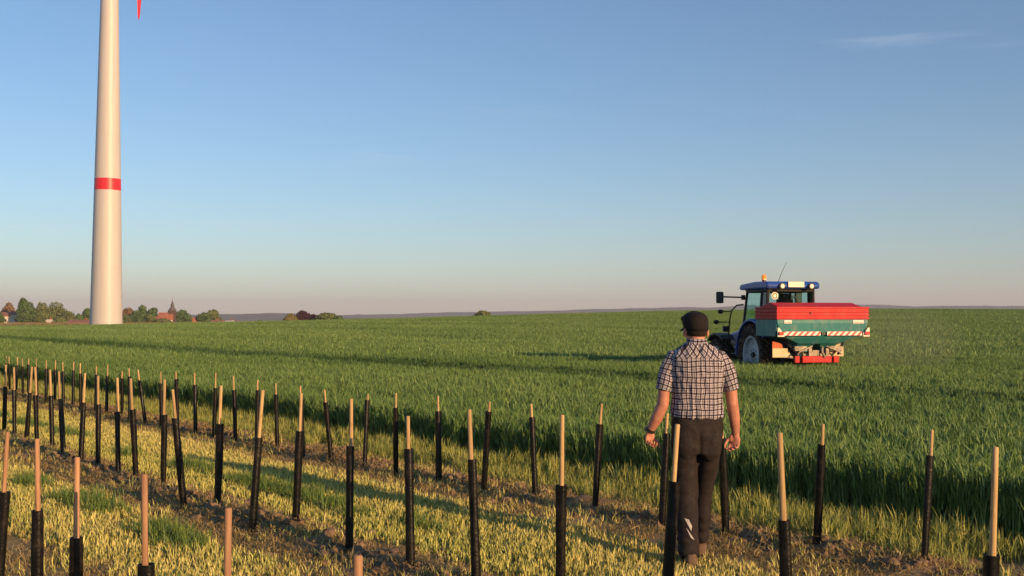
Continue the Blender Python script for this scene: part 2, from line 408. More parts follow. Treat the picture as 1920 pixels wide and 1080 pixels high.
def in_view(x, y, m=3.0, lo=2.4):
    return (y > lo) & (np.abs(x) < 0.53 * y + m)
def jitter_grid(n0, n1, t0, t1, step, seed, jn=1.0):
    g = np.random.default_rng(seed)
    a_, b2 = np.meshgrid(np.arange(n0, n1, step), np.arange(t0, t1, step), indexing='ij')
    n_ = a_.ravel() + g.uniform(-.5, .5, a_.size) * step * jn; t_ = b2.ravel() + g.uniform(-.5, .5, a_.size) * step
    return n_, t_
def ground_z(n_, t_):
    x, y = nt_xy(n_, t_); return terrain(x, y) + np.where(t_ < 40.5, relief(n_, t_), 0)

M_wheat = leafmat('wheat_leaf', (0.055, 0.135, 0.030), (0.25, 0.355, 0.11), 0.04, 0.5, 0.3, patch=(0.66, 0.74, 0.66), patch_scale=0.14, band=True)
M_wheat_far = M_wheat
M_mown = leafmat('mown_grass_leaf', (0.31, 0.32, 0.085), (0.80, 0.665, 0.26), 0.06, 0.6, 0.2, patch=(0.80, 0.90, 0.72), patch_scale=0.55)
M_green = leafmat('green_grass_leaf', (0.08, 0.15, 0.03), (0.20, 0.27, 0.065), 0.15, 0.5, 0.3)
M_verge = leafmat('verge_grass_leaf', (0.19, 0.25, 0.06), (0.50, 0.48, 0.14), 0.15, 0.55, 0.25)
M_dry = leafmat('dry_cuttings', (0.20, 0.155, 0.065), (0.46, 0.35, 0.16), 0.1, 0.8, 0.15)

def protos(mat, k, seed, **kw):
    out = []
    for i in range(k):
        me = blades(seed + i, **kw); me.materials.append(mat); out.append(me)
    return out

# wheat, near: single leaves
def field_h(x, y):
    return 0.95 + 0.12 * vnoise(x * 0.35, y * 0.35, 21) + 0.10 * (vnoise(x * 1.3, y * 1.3, 22) - 0.5) + 0.16 * (vnoise(x * 3.4, y * 3.4, 23) - 0.5)
def tram(n_, t_):
    """wheel tracks of earlier passes, parallel to the rows"""
    keep = np.ones(len(n_), bool)
    for c in (16.3, 18.1, 34.5, 36.3, 60.0, 61.8, 90.0, 91.8):
        keep &= np.abs(n_ - c - 0.25 * np.sin(t_ * 0.05 + c)) > 0.22
    return keep
pw_near = protos(M_wheat, 7, 300, count=300, size=0.28, h=0.425, hv=0.12, wid=0.0135, lean=0.16, segs=3, clump=24, lines=2, upper=(0.74, 0.50, 0.86, 0.135))
n_, t_ = jitter_grid(WHEAT, 42, -30, 45, 0.21, 1, 0.3)
x, y = nt_xy(n_, t_); edge = n_ > WHEAT + 0.16 * (vnoise(t_ * 1.4, t_ * 0, 8) - 0.3) * 2
k = in_view(x, y) & (y < 34) & tram(n_, t_) & edge; n_, t_, x, y = n_[k], t_[k], x[k], y[k]
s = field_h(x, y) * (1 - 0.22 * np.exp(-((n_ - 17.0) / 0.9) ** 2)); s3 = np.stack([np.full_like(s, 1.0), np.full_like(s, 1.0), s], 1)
ne, te = jitter_grid(WHEAT + 0.02, WHEAT + 0.75, -30, 45, 0.14, 3); xe, ye = nt_xy(ne, te); k = in_view(xe, ye) & (ye < 34); ne, te, xe, ye = ne[k], te[k], xe[k], ye[k]
x = np.concatenate([x, xe]); y = np.concatenate([y, ye]); s3 = np.concatenate([s3, np.stack([np.full(len(xe), 0.8), np.full(len(xe), 0.8), field_h(xe, ye)], 1)])
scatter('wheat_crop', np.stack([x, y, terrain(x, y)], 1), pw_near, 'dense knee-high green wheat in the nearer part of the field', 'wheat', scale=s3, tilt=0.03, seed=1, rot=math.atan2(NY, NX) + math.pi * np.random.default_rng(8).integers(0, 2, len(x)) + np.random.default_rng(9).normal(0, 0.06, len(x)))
pw_far = protos(M_wheat, 5, 330, count=1150, size=1.05, h=0.42, hv=0.12, wid=0.020, lean=0.2, segs=2, clump=110, upper=(0.72, 0.50, 0.86, 0.15))
n_, t_ = jitter_grid(WHEAT, 330, -140, 330, 0.78, 2)
x, y = nt_xy(n_, t_); k = in_view(x, y, 4) & (y >= 33.5) & (y < 262) & tram(n_, t_); x, y = x[k], y[k]
k = np.hypot(x + 104, y - 274) > 9; x, y = x[k], y[k]
s = field_h(x, y) * 0.97; grow_w = 1 + 0.5 * smooth(60, 200, y); s3 = np.stack([grow_w, grow_w, s], 1)
scatter('wheat_crop', np.stack([x, y, terrain(x, y)], 1), pw_far, 'even green wheat reaching back to the field horizon', 'wheat', scale=s3, tilt=0.03, seed=2)

# mown strips between the rows
def strip(name, bands, step, protos_, label, cat, seed, smax=70, dens=None, scale=None, tilt=0.05, jn=1.0):
    P = []
    for n0, n1 in bands:
        n_, t_ = jitter_grid(n0, n1, -6, smax, step, seed, jn); seed += 1
        x, y = nt_xy(n_, t_); k = in_view(x, y)
        if dens is not None: k &= dens(n_, t_)
        n_, t_, x, y = n_[k], t_[k], x[k], y[k]
        P.append(np.stack([x, y, ground_z(n_, t_)], 1))
    P = np.concatenate(P); s = None
    if scale is not None:
        nn, tt = xy_nt(P[:, 0], P[:, 1]); s = scale(nn, tt)
    return scatter(name, P, protos_, label, cat, scale=s, tilt=tilt, seed=seed)
g0 = np.random.default_rng(99)
def edge_fade(bands, soft=0.12):
    def f(n_, t_):
        d = np.zeros(len(n_))
        for a1, b1 in bands: d = np.maximum(d, np.minimum(n_ - a1, b1 - n_) + (vnoise(n_ * 3, t_ * 3, 31) - 0.5) * 0.3)
        return d > soft * g0.uniform(0, 1, len(n_))
    return f
bM = [(2.50, 3.55), (4.50, 6.08)]
pm = protos(M_mown, 6, 400, count=80, size=0.20, h=0.057, hv=0.5, wid=0.0115, lean=0.24, segs=3, clump=15)
strip('mown_grass', bM, 0.125, pm, 'short yellowish mown grass in the strips between the stake rows', 'grass', 10, jn=0.45, dens=edge_fade(bM),
      scale=lambda n_, t_: 0.7 + 0.55 * vnoise(n_ * 2.1, t_ * 2.1, 41))
pg = protos(M_green, 4, 430, count=60, size=0.20, h=0.12, hv=0.4, wid=0.007, lean=0.35, segs=3, clump=14)
bG = [(2.48, 2.74), (3.22, 3.36), (4.98, 5.14), (0.3, 1.2)]
strip('green_grass', bG, 0.11, pg, 'darker green grass tufts in thin lines through the mown strips', 'grass', 20,
      dens=lambda n_, t_: vnoise(n_ * 1.5, t_ * 1.1, 51) > 0.55, scale=lambda n_, t_: 0.6 + 0.6 * vnoise(n_ * 1.5, t_ * 1.1, 51))
pv = protos(M_verge, 5, 460, count=46, size=0.22, h=0.14, hv=0.55, wid=0.0095, lean=0.3, segs=4, clump=12)
bV = [(7.2, 8.12)]
strip('verge_grass', bV, 0.12, pv, 'uneven yellow-green grass between the back stake row and the wheat', 'grass', 30,
      dens=lambda n_, t_: (vnoise(n_ * 2.0, t_ * 2.0, 61) + (n_ - 7.2) * 0.4) > 0.45, scale=lambda n_, t_: 0.45 + 0.45 * (n_ - 7.1) + 0.5 * vnoise(n_ * 2.4, t_ * 2.4, 62))
# dry cuttings and stray sprouts on the tilled soil
pd = protos(M_dry, 4, 490, count=60, size=0.26, h=0.032, hv=0.7, wid=0.007, lean=1.5, segs=2, clump=0)
bD = [(1.6, 2.6), (3.35, 4.5), (5.95, 7.3), (0.2, 1.4)]
strip('dry_cuttings', bD, 0.13, pd, 'pale dry cuttings lying on the tilled soil beside the rows', 'cuttings', 40, smax=50,
      dens=lambda n_, t_: vnoise(n_ * 2.6, t_ * 2.6, 71) > 0.25, tilt=0.15)
ps = protos(M_mown, 3, 520, count=16, size=0.16, h=0.06, hv=0.5, wid=0.007, lean=0.5, segs=3, clump=5)
strip('sparse_sprouts', [(1.6, 2.5), (3.5, 4.45), (6.0, 7.25)], 0.16, ps, 'sparse grass sprouts coming through the tilled soil', 'grass', 50, smax=50,
      dens=lambda n_, t_: vnoise(n_ * 1.8, t_ * 1.8, 81) > 0.45, tilt=0.1)
# clods
def clod(seed):
    import bmesh
    bm = bmesh.new(); bmesh.ops.create_icosphere(bm, subdivisions=2, radius=0.05); g = random.Random(seed)
    ph = [g.uniform(0, 6) for _ in range(9)]
    for v in bm.verts:
        c = v.co / 0.05
        d = 1 + 0.22 * math.sin(2.1 * c.x + ph[0]) * math.sin(2.3 * c.y + ph[1]) + 0.16 * math.sin(4.1 * c.y + ph[2]) * math.sin(3.7 * c.z + ph[3]) + g.uniform(-0.12, 0.12)
        v.co = Vector((c.x * 1.15, c.y * 0.95, c.z * 0.72)) * 0.05 * d
    me = bpy.data.meshes.new('clod'); bm.to_mesh(me); bm.free(); return me
M_clod = paint('soil_clod', (0.225, 0.155, 0.098), 0.95, 0.35, 14.0, 0.1, bump=0.8)
pc = [clod(i) for i in range(7)]
for p in pc: p.materials.append(M_clod)
gc = np.random.default_rng(5)
P = []; S = []
for r in (ROW_C, ROW_B, ROW_A):
    m_ = 5200; t_ = gc.uniform(-4, 48, m_) ; n_ = r - 0.08 + gc.normal(0, 0.19, m_)
    x, y = nt_xy(n_, t_); k = in_view(x, y) & (vnoise(n_ * 2, t_ * 1.6, 91) > 0.3); n_, t_, x, y = n_[k], t_[k], x[k], y[k]
    P.append(np.stack([x, y, ground_z(n_, t_) + 0.006], 1)); S.append(np.exp(gc.normal(-0.85, 0.45, len(x))).clip(0.15, 1.05))
scatter('soil_clods', np.concatenate(P), pc, 'brown crumbled soil clods heaped along the stake rows', 'soil', scale=np.concatenate(S), tilt=0.6, seed=60)

# ------------------------------------------------------------------ planting stakes with black guards
def woodmat(name, ca, cb):
    m, n, b = mat_new(name); tc = N(n, 'ShaderNodeTexCoord'); oi = N(n, 'ShaderNodeObjectInfo')
    mp = N(n, 'ShaderNodeMapping'); mp.inputs['Scale'].default_value = (60, 60, 5); n.links.new(tc.outputs['Object'], mp.inputs[0]); n.links.new(oi.outputs['Location'], mp.inputs['Location'])
    z1 = N(n, 'ShaderNodeTexNoise', ins={'Scale': 1.0, 'Detail': 6.0, 'Roughness': 0.65}); n.links.new(mp.outputs[0], z1.inputs['Vector'])
    r1 = N(n, 'ShaderNodeMapRange', ins={1: 0.34, 2: 0.64}); n.links.new(z1.outputs[0], r1.inputs[0])
    mx = N(n, 'ShaderNodeMix', data_type='RGBA'); mx.inputs[6].default_value = rgba(ca); mx.inputs[7].default_value = rgba(cb); n.links.new(r1.outputs[0], mx.inputs[0])
    z2 = N(n, 'ShaderNodeTexNoise', ins={'Scale': 9.0, 'Detail': 3.0}); n.links.new(tc.outputs['Object'], z2.inputs['Vector'])
    r2 = N(n, 'ShaderNodeMapRange', ins={1: 0.62, 2: 0.72, 3: 0.0, 4: 0.6}); n.links.new(z2.outputs[0], r2.inputs[0])
    m2 = N(n, 'ShaderNodeMix', data_type='RGBA', blend_type='MULTIPLY'); n.links.new(r2.outputs[0], m2.inputs[0]); n.links.new(mx.outputs[2], m2.inputs[6]); m2.inputs[7].default_value = (0.5, 0.42, 0.36, 1)
    hs = N(n, 'ShaderNodeHueSaturation'); vr = N(n, 'ShaderNodeMapRange', ins={3: 0.78, 4: 1.18}); n.links.new(oi.outputs['Random'], vr.inputs[0]); n.links.new(vr.outputs[0], hs.inputs['Value']); n.links.new(m2.outputs[2], hs.inputs['Color'])
    n.links.new(hs.outputs[0], b.inputs['Base Color']); b.inputs['Roughness'].default_value = 0.75; b.inputs['Specular IOR Level'].default_value = 0.25
    bp = N(n, 'ShaderNodeBump', ins={'Strength': 0.6, 'Distance': 0.004}); n.links.new(z1.outputs[0], bp.inputs['Height']); n.links.new(bp.outputs[0], b.inputs['Normal']); return m
M_wood = woodmat('stake_wood', (0.33, 0.21, 0.10), (0.52, 0.36, 0.17)); M_wood_red = woodmat('stake_wood_reddish', (0.29, 0.155, 0.085), (0.50, 0.285, 0.155))
M_guard = paint('guard_black_plastic', (0.006, 0.006, 0.0065), 0.32, 0.25, 6.0, 0.22, dirt=(0.045, 0.035, 0.026), dirt_amt=0.45, bump=0.25)
ORD = ['', 'first', 'second', 'third', 'fourth', 'fifth', 'sixth', 'seventh', 'eighth', 'ninth', 'tenth', 'eleventh', 'twelfth', 'thirteenth', 'fourteenth', 'fifteenth',
       'sixteenth', 'seventeenth', 'eighteenth', 'nineteenth', 'twentieth', 'twenty-first', 'twenty-second', 'twenty-third', 'twenty-fourth', 'twenty-fifth', 'twenty-sixth',
       'twenty-seventh', 'twenty-eighth', 'twenty-ninth', 'thirtieth', 'thirty-first', 'thirty-second', 'thirty-third', 'thirty-fourth', 'thirty-fifth', 'thirty-sixth']
# (top x, top y, guard top y, base x, base y) in photo pixels, right to left
STK_A = [(1747.6, 806.6, 857, 1734.6, 1066), (1543, 796, 835, 1533, 1027), (1352, 786, 821, 1361, 1004), (1251, 775.6, 812.6, 1239.5, 990), (1128, 758, 794, 1116, 951.6),
         (996, 758, 782, 1002.7, 932), (918, 753.5, 771, 907.6, 917), (821.6, 743, 771, 823, 903), (742.6, 737, 764, 743, 892.6), (689.7, 739, 750, 684, 874), (608.4, 731, 754, 621.6, 865),
         (563, 724, 746, 567.6, 850.6), (516.6, 719.5, 739.7, 520, 839.7), (483, 713, 732.6, 480.6, 832), (437.6, 706, 730.6, 441, 824), (404.6, 699.4, 726, 401, 814),
         (364.5, 699.4, 720, 366, 807), (330, 697, 710.6, 332, 801), (301.4, 697, 717.6, 303, 796), (258.7, 693.5, 712.4, 273, 790), (242, 691, 705, 243, 783), (229, 696.7, 709.5, 228, 780),
         (202, 684, 704, 200, 774), (181, 687, 702, 179, 771), (150.4, 681, 700, 151.8, 765), (138, 679, 694.6, 137, 762), (117.6, 679, 696, 118.8, 757), (104, 676, 693.6, 102.5, 754),
         (87, 676, 690, 86, 752.5), (68, 672.6, 688, 70, 746), (53.6, 673, 684, 53, 742), (42, 672.6, 686.5, 42.8, 740), (33, 670, 685, 30.5, 738), (16.7, 669, 682.4, 18, 736), (12, 668, 681, 11, 733)]
STK_B = [(1866.5, 839.7, 1039.5, 1850, 1402), (1462, 812.6, 975, 1479, 1286), (1270, 796.8, 903, 1243, 1212), (1053.8, 779, 910, 1051, 1150), (880, 769, 861.5, 892, 1098), (765, 781, 841, 768.6, 1055),
         (658.6, 748.7, 837, 656, 1035), (565, 738, 812.5, 554.7, 990), (492.5, 732.5, 814, 472.7, 979), (414.5, 723.6, 795, 406.7, 948), (323.5, 731, 780, 346, 939), (308.7, 712.4, 778.5, 305, 913),
         (245, 710, 767.6, 254, 894), (220, 709, 772, 222.5, 886), (184, 705, 758, 183, 875), (159.5, 700, 754, 152, 862), (110.4, 696.7, 747.6, 118, 851.5), (93.7, 693.6, 742, 97.8, 844),
         (66, 689, 741, 70, 836), (60, 688.5, 736, 50, 828), (26, 689, 731, 27, 819), (11.2, 684, 725, 8, 814)]
STK_C = [(671, 1044, None, 745), (427, 954.6, None, 596), (270.6, 890.6, 276, 492), (144, 859, 147, 438), (70.5, 824, 73, 384), (14, 811, 7, 347)]
random.seed(4)
def stake(base, top, guard_h, label, rad, grad, wood=None):
    """a round wooden stake standing in a black tube"""
    base = Vector(base); ax = Vector(top) - base; L = ax.length
    e = empty('planting_stake', base)
    e.rotation_mode = 'QUATERNION'; e.rotation_quaternion = ax.to_track_quat('Z', 'Y') @ Matrix.Rotation(random.uniform(0, 6.28), 4, 'Z').to_quaternion()
    m = MB(); nr = 7; ph = random.uniform(0, 6); bow = random.uniform(-0.006, 0.006)
    pts = [(bow * math.sin(3.1 * i / (nr - 1)) + 0.0, bow * 0.5 * math.cos(ph + i), -0.1 + (L + 0.1) * i / (nr - 1)) for i in range(nr)]
    rr = [rad * (1.12 - 0.18 * i / (nr - 1)) * random.uniform(0.95, 1.05) for i in range(nr)]
    m.tube(pts + [(pts[-1][0], pts[-1][1], L + 0.004)], rr + [rr[-1] * 0.8], 10)
    m.build('wooden_stake', wood or M_wood, e, True, angle=50)
    g = MB(); k = 14; rings = []; gh = guard_h
    zs = [-0.03, 0.05, gh * 0.25, gh * 0.5, gh * 0.75, gh - 0.02, gh]
    wob = [random.uniform(-0.16, 0.16) for _ in range(4)]
    def ring(z, r): return [Vector((rad * 0.35 + r * math.cos(a) * (1 + wob[0] * math.cos(2 * a + wob[1] * 20 + z * 3)), r * math.sin(a) * (1 + wob[2] * math.sin(2 * a + z * 2)), z)) for a in [2 * math.pi * j / k for j in range(k)]]
    outer = [ring(z, grad * (1.0 + 0.05 * math.sin(z * 9 + ph))) for z in zs]; inner = [ring(z, grad * 0.93 * (1.0 + 0.05 * math.sin(z * 9 + ph))) for z in zs[::-1]]
    g.rings(outer + inner, cap=False)
    g.build('guard_tube', M_guard, e, True, angle=50)
    lean = top[0] - base[0]
    tag(e, label, 'stake', 'planted stakes in black guard tubes')
    return e
def lean_word(px): return ', leaning right' if px > 11 else (', leaning left' if px < -11 else '')
def row_from(lst, rowname, end_word, rad, grad):
    for i, (tx, ty, gy, bx, by) in enumerate(lst):
        X, Y = unproject(bx, by, 0.0)
        for _ in range(3): X, Y = unproject(bx, by, float(ground_z(np.array([xy_nt(X, Y)[0]]), np.array([xy_nt(X, Y)[1]]))[0]))
        z = float(ground_z(np.array([xy_nt(X, Y)[0]]), np.array([xy_nt(X, Y)[1]]))[0])
        top = at_depth(tx, ty, Y + random.uniform(-0.05, 0.05)); base = Vector((X, Y, z))
        gh = (top - base).length * (by - gy) / (by - ty)
        stake(base, top, gh, 'black-sleeved wooden stake, %s from the right in the %s%s' % (ORD[i + 1], rowname, lean_word(tx - bx)), rad * random.uniform(0.88, 1.1), grad * random.uniform(0.94, 1.08))
row_from(STK_B, 'middle row', 'right', 0.0148, 0.030)
row_from(STK_A, 'back row along the wheat', 'right', 0.0122, 0.0285)
for i, (tx, ty, gx, S_) in enumerate(STK_C):
    Y = FPX / S_; top = at_depth(tx, ty, Y); gx = gx if gx is not None else tx + 4
    bx = tx + (gx - tx) * 2.4; base = Vector(((bx - 960) / S_, Y, 0.03))
    stake(base, top, 0.79, 'black-sleeved wooden stake, %s from the right in the nearest row at lower left' % ORD[i + 1], 0.0126, 0.0285, M_wood_red)
# ------------------------------------------------------------------ wind turbine
M_tower = paint('tower_coating', (0.50, 0.475, 0.455), 0.45, 0.05, 1.6, 0.4, stretch=(1, 1, 0.035), dirt=(0.40, 0.37, 0.34), dirt_amt=0.35)
M_red = paint('marker_red', (0.62, 0.018, 0.03), 0.4, 0.08, 0.8, 0.4)
M_conc = paint('joint_grey', (0.62, 0.60, 0.58), 0.7, 0.1, 1.0, 0.2)
TX, TY = -104.2, 274.0
tb = empty('wind_turbine', (TX, TY, float(terrain(TX, TY)) - 0.05))
tag(tb, 'tall off-white wind turbine tower with one red ring, standing in the field', 'wind turbine')
prof = [(0, 3.98), (4, 3.90), (8, 3.83), (17.5, 3.64), (35.2, 3.29), (38.2, 3.23), (60, 2.76), (83, 2.27), (110, 1.72), (135, 1.25)]
def lathe(m, pr, n=64):
    m.rings([[Vector((r * math.cos(2 * math.pi * j / n), r * math.sin(2 * math.pi * j / n), z)) for j in range(n)] for z, r in pr]); return m
def rad_at(z): return float(np.interp(z, [p[0] for p in prof], [p[1] for p in prof]))
lathe(MB(), prof).build('tower', M_tower, tb, True, angle=60)
lathe(MB(), [(35.2, rad_at(35.2) + 0.01), (36.7, rad_at(36.7) + 0.01), (38.2, rad_at(38.2) + 0.01)]).build('red_ring', M_red, tb, True, angle=60)
lathe(MB(), [(-0.3, 4.5), (0.12, 4.5), (0.14, 3.9)]).build('foundation', M_conc, tb, True, angle=40)
for z in list(np.arange(3.8, 35, 3.85)) + list(np.arange(41.9, 84, 3.85)):
    lathe(MB(), [(z - 0.02, rad_at(z - 0.02) + 0.004), (z, rad_at(z) + 0.012), (z + 0.02, rad_at(z + 0.02) + 0.004)]).build('joint', M_tower, tb, True)
nac = MB(); nac.tube([(-5.5, 0, 136), (-4.5, 0, 136), (-1, 0, 136.2), (3.5, 0, 136.3), (5.6, 0, 136.3)], [(0.8, 0.8), (2.2, 2.3), (2.9, 3.0), (3.0, 3.0), (2.4, 2.4)], 24)
nac.build('nacelle', M_tower, tb, True, angle=50)
hub = MB(); hub.ell((7.2, 0, 136.3), (2.0, 1.9, 1.9)); hb = hub.build('hub', M_tower, tb, True)
for k, ang in enumerate((180.0, 60.0, -60.0)):
    def bl(r0, r1):
        m = MB(); rings = []
        for q in np.linspace(r0, r1, 14):
            ch = np.interp(q, [0, 3, 10, 30, 50, 55.5, 56.6], [1.1, 1.2, 2.0, 1.3, 0.72, 0.36, 0.05]); th = np.interp(q, [0, 3, 12, 50, 56.6], [1.1, 0.95, 0.4, 0.12, 0.03])
            rings.append([Vector((th * math.sin(a), ch * math.cos(a) - ch * 0.25, q)) for a in np.linspace(0, 2 * math.pi, 14, endpoint=False)])
        m.rings(rings); return m
    rot = Matrix.Translation((7.3, 0, 136.3)) @ Matrix.Rotation(R(ang + 0.6), 4, 'X') @ Matrix.Rotation(R(35), 4, 'Z')
    b0 = bl(1.0, 47.0).build('blade', M_tower, tb, True); b0.matrix_local = rot
    b1 = bl(47.0, 56.6).build('red_tip', M_red, b0, True)

# ------------------------------------------------------------------ village on the horizon
def tree(name, label, px, ytop, Y, wpx, ca, cb, seed, lobes=5, leaf=0.55, count=2600, ybase=None, tall=False, group='trees along the horizon'):
    g = np.random.default_rng(seed); S_ = FPX / Y
    X = (px - 960) / S_; gz = float(terrain(X, Y)); top = CAMH + (HORY - ytop) / S_; H = max(top - gz, 1.2); W = 1.28 * wpx / S_
    e = empty(name, (X, Y, gz)); tag(e, label, 'tree' if H > 4.5 else 'bush', group)
    bark = M_bark; m = MB(); tr = max(0.05, 0.028 * H)
    m.tube([(0, 0, -0.3), (0.02 * H, 0, 0.25 * H), (-0.01 * H, 0.02 * H, 0.5 * H), (0, 0, 0.8 * H)], [tr * 1.2, tr * 0.9, tr * 0.6, tr * 0.2], 8)
    for i in range(5):
        a = g.uniform(0, 6.28); z0 = H * g.uniform(0.2, 0.5)
        m.tube([(0, 0, z0), (W * 0.18 * math.cos(a), W * 0.18 * math.sin(a), z0 + 0.12 * H), (W * 0.36 * math.cos(a), W * 0.36 * math.sin(a), z0 + 0.26 * H)], [tr * 0.5, tr * 0.3, tr * 0.1], 6)
    m.build('trunk', bark, e, True)
    C = []; 
    for i in range(lobes):
        a = g.uniform(0, 6.28); rr = g.uniform(0.0, 0.55) * W / 2
        zc = g.uniform(0.34, 0.74); fit = 1 - 0.55 * max(0, zc - 0.5) * 2
        C.append((rr * math.cos(a) * fit, rr * math.sin(a) * fit, zc * H, g.uniform(0.26, 0.36) * W * (0.8 if tall else 1), g.uniform(0.18, 0.26) * H))
    C.append((0, 0, 0.78 * H, W * 0.24, H * 0.22)); C.append((-W * 0.24, 0, 0.36 * H, W * 0.27, H * 0.30)); C.append((W * 0.24, 0, 0.36 * H, W * 0.27, H * 0.30))
    C = np.array(C); k = g.integers(0, len(C), count)
    d = g.normal(size=(count, 3)); d /= np.linalg.norm(d, axis=1)[:, None]
    lump = 0.78 + 0.35 * vnoise(d[:, 0] * 3 + k * 7, d[:, 2] * 3 + d[:, 1] * 2, seed)
    rad = g.uniform(0.35, 1.0, count) ** 0.45 * lump
    P = C[k, :3] + d * rad[:, None] * np.stack([C[k, 3], C[k, 3], C[k, 4]], 1)
    P[:, 2] = np.clip(P[:, 2], 0.05, H)
    nrm = d * 0.9 + g.normal(0, 0.55, (count, 3)); nrm /= np.linalg.norm(nrm, axis=1)[:, None]
    u = np.cross(nrm, g.normal(size=(count, 3))); u /= np.linalg.norm(u, axis=1)[:, None]; v = np.cross(nrm, u)
    sz = leaf * g.uniform(0.6, 1.3, count)[:, None]
    V = np.stack([P - u * sz, P + v * sz * 0.6, P + u * sz, P - v * sz * 0.6], 1).reshape(-1, 3)
    F = np.arange(count * 4).reshape(-1, 4); me = mesh_np('crown', V, F)
    A = me.attributes.new('tint', 'FLOAT', 'POINT'); A.data.foreach_set('value', np.repeat(np.clip(g.normal(0.5, 0.3, count), 0, 1), 4).astype(np.float32))
    me.materials.append(leafmat('leaf_' + str(seed), ca, cb, 0.2, 0.6, 0.15))
    link(bpy.data.objects.new('crown', me), e)
    return e
M_bark = paint('bark', (0.10, 0.075, 0.05), 0.9, 0.3, 2.0, 0.1)
DG = ((0.05, 0.098, 0.03), (0.15, 0.225, 0.068)); OL = ((0.09, 0.122, 0.04), (0.225, 0.25, 0.085)); LG = ((0.085, 0.12, 0.036), (0.19, 0.22, 0.075)); BR = ((0.18, 0.11, 0.048), (0.32, 0.20, 0.09)); CO = ((0.035, 0.012, 0.014), (0.085, 0.025, 0.025)); YE = ((0.14, 0.13, 0.035), (0.26, 0.22, 0.07))
T = [('broadleaf_tree', 'dark tree cut by the left edge of the picture', 0, 583, 470, 16, DG), ('broadleaf_tree', 'rust brown tree above the white house at far left', 17, 566, 500, 25, BR),
     ('broadleaf_tree', 'tallest dark green tree at far left, with a narrow raised top', 42, 557, 480, 19, DG), ('broadleaf_tree', 'broad dark green tree just right of the tallest one', 54, 564, 486, 30, DG),
     ('broadleaf_tree', 'light olive tree left of the biggest olive tree', 79, 566, 500, 34, OL), ('broadleaf_tree', 'biggest olive green tree between turbine and far-left trees', 106, 565, 510, 44, OL),
     ('broadleaf_tree', 'low olive tree sloping down towards the red-roofed barn', 127, 582, 500, 30, OL), ('bush', 'light green bush in front of the olive trees', 77, 586, 462, 28, LG),
     ('bush', 'low green bush beside the small white hut', 108, 593, 460, 26, LG), ('bush', 'small black-green bush with a gap, beside the turbine', 148, 587, 480, 13, DG),
     ('broadleaf_tree', 'dark tree directly left of the turbine foot', 165, 577, 500, 26, DG), ('broadleaf_tree', 'yellow-brown tree directly right of the turbine foot', 240, 576, 500, 26, BR),
     ('broadleaf_tree', 'pale green tree low against the right side of the turbine', 236, 588, 470, 18, LG), ('broadleaf_tree', 'tall dark green tree right of the turbine', 267, 571, 500, 26, DG),
     ('broadleaf_tree', 'dark green tree between two taller ones right of the turbine', 256, 581, 492, 24, DG), ('broadleaf_tree', 'round dark green tree left of the red church roof', 288, 576, 500, 28, DG),
     ('bush', 'low green bush under the red church roof', 308, 597, 455, 30, LG), ('bush', 'light green bush left of the church', 281, 590, 460, 22, LG),
     ('broadleaf_tree', 'round green tree directly right of the church spire', 343, 580, 490, 28, DG), ('broadleaf_tree', 'dark low tree in the group right of the yellow gable', 384, 585, 520, 24, DG),
     ('broadleaf_tree', 'taller uneven tree in the group right of the yellow gable', 402, 580, 525, 24, OL), ('bush', 'yellowish bush left of the copper beech', 545, 588, 420, 22, YE),
     ('copper_beech', 'dark red copper beech standing alone on the field horizon', 567, 582, 425, 32, CO), ('bush', 'small red-brown bush right of the copper beech', 587, 588, 425, 14, CO),
     ('bush', 'wide green bush at the right of the copper beech group', 609, 586, 420, 34, LG), ('bush', 'smallest green bush at the right end of the copper beech group', 634, 592, 420, 22, DG),
     ('bush', 'lone green bush at the middle of the field horizon', 905, 583, 280, 27, OL), ('bush', 'tiny dark bush left of the copper beech group', 487, 599.5, 420, 11, DG)]
for i, (nm, lb, px, yt, Y, wp, c) in enumerate(T):
    tree(nm, lb, px, yt, Y, wp, c[0], c[1], 700 + i, lobes=7, leaf=0.42 if wp > 18 else 0.3, count=3600 if wp > 18 else 1600, tall=(i == 2))

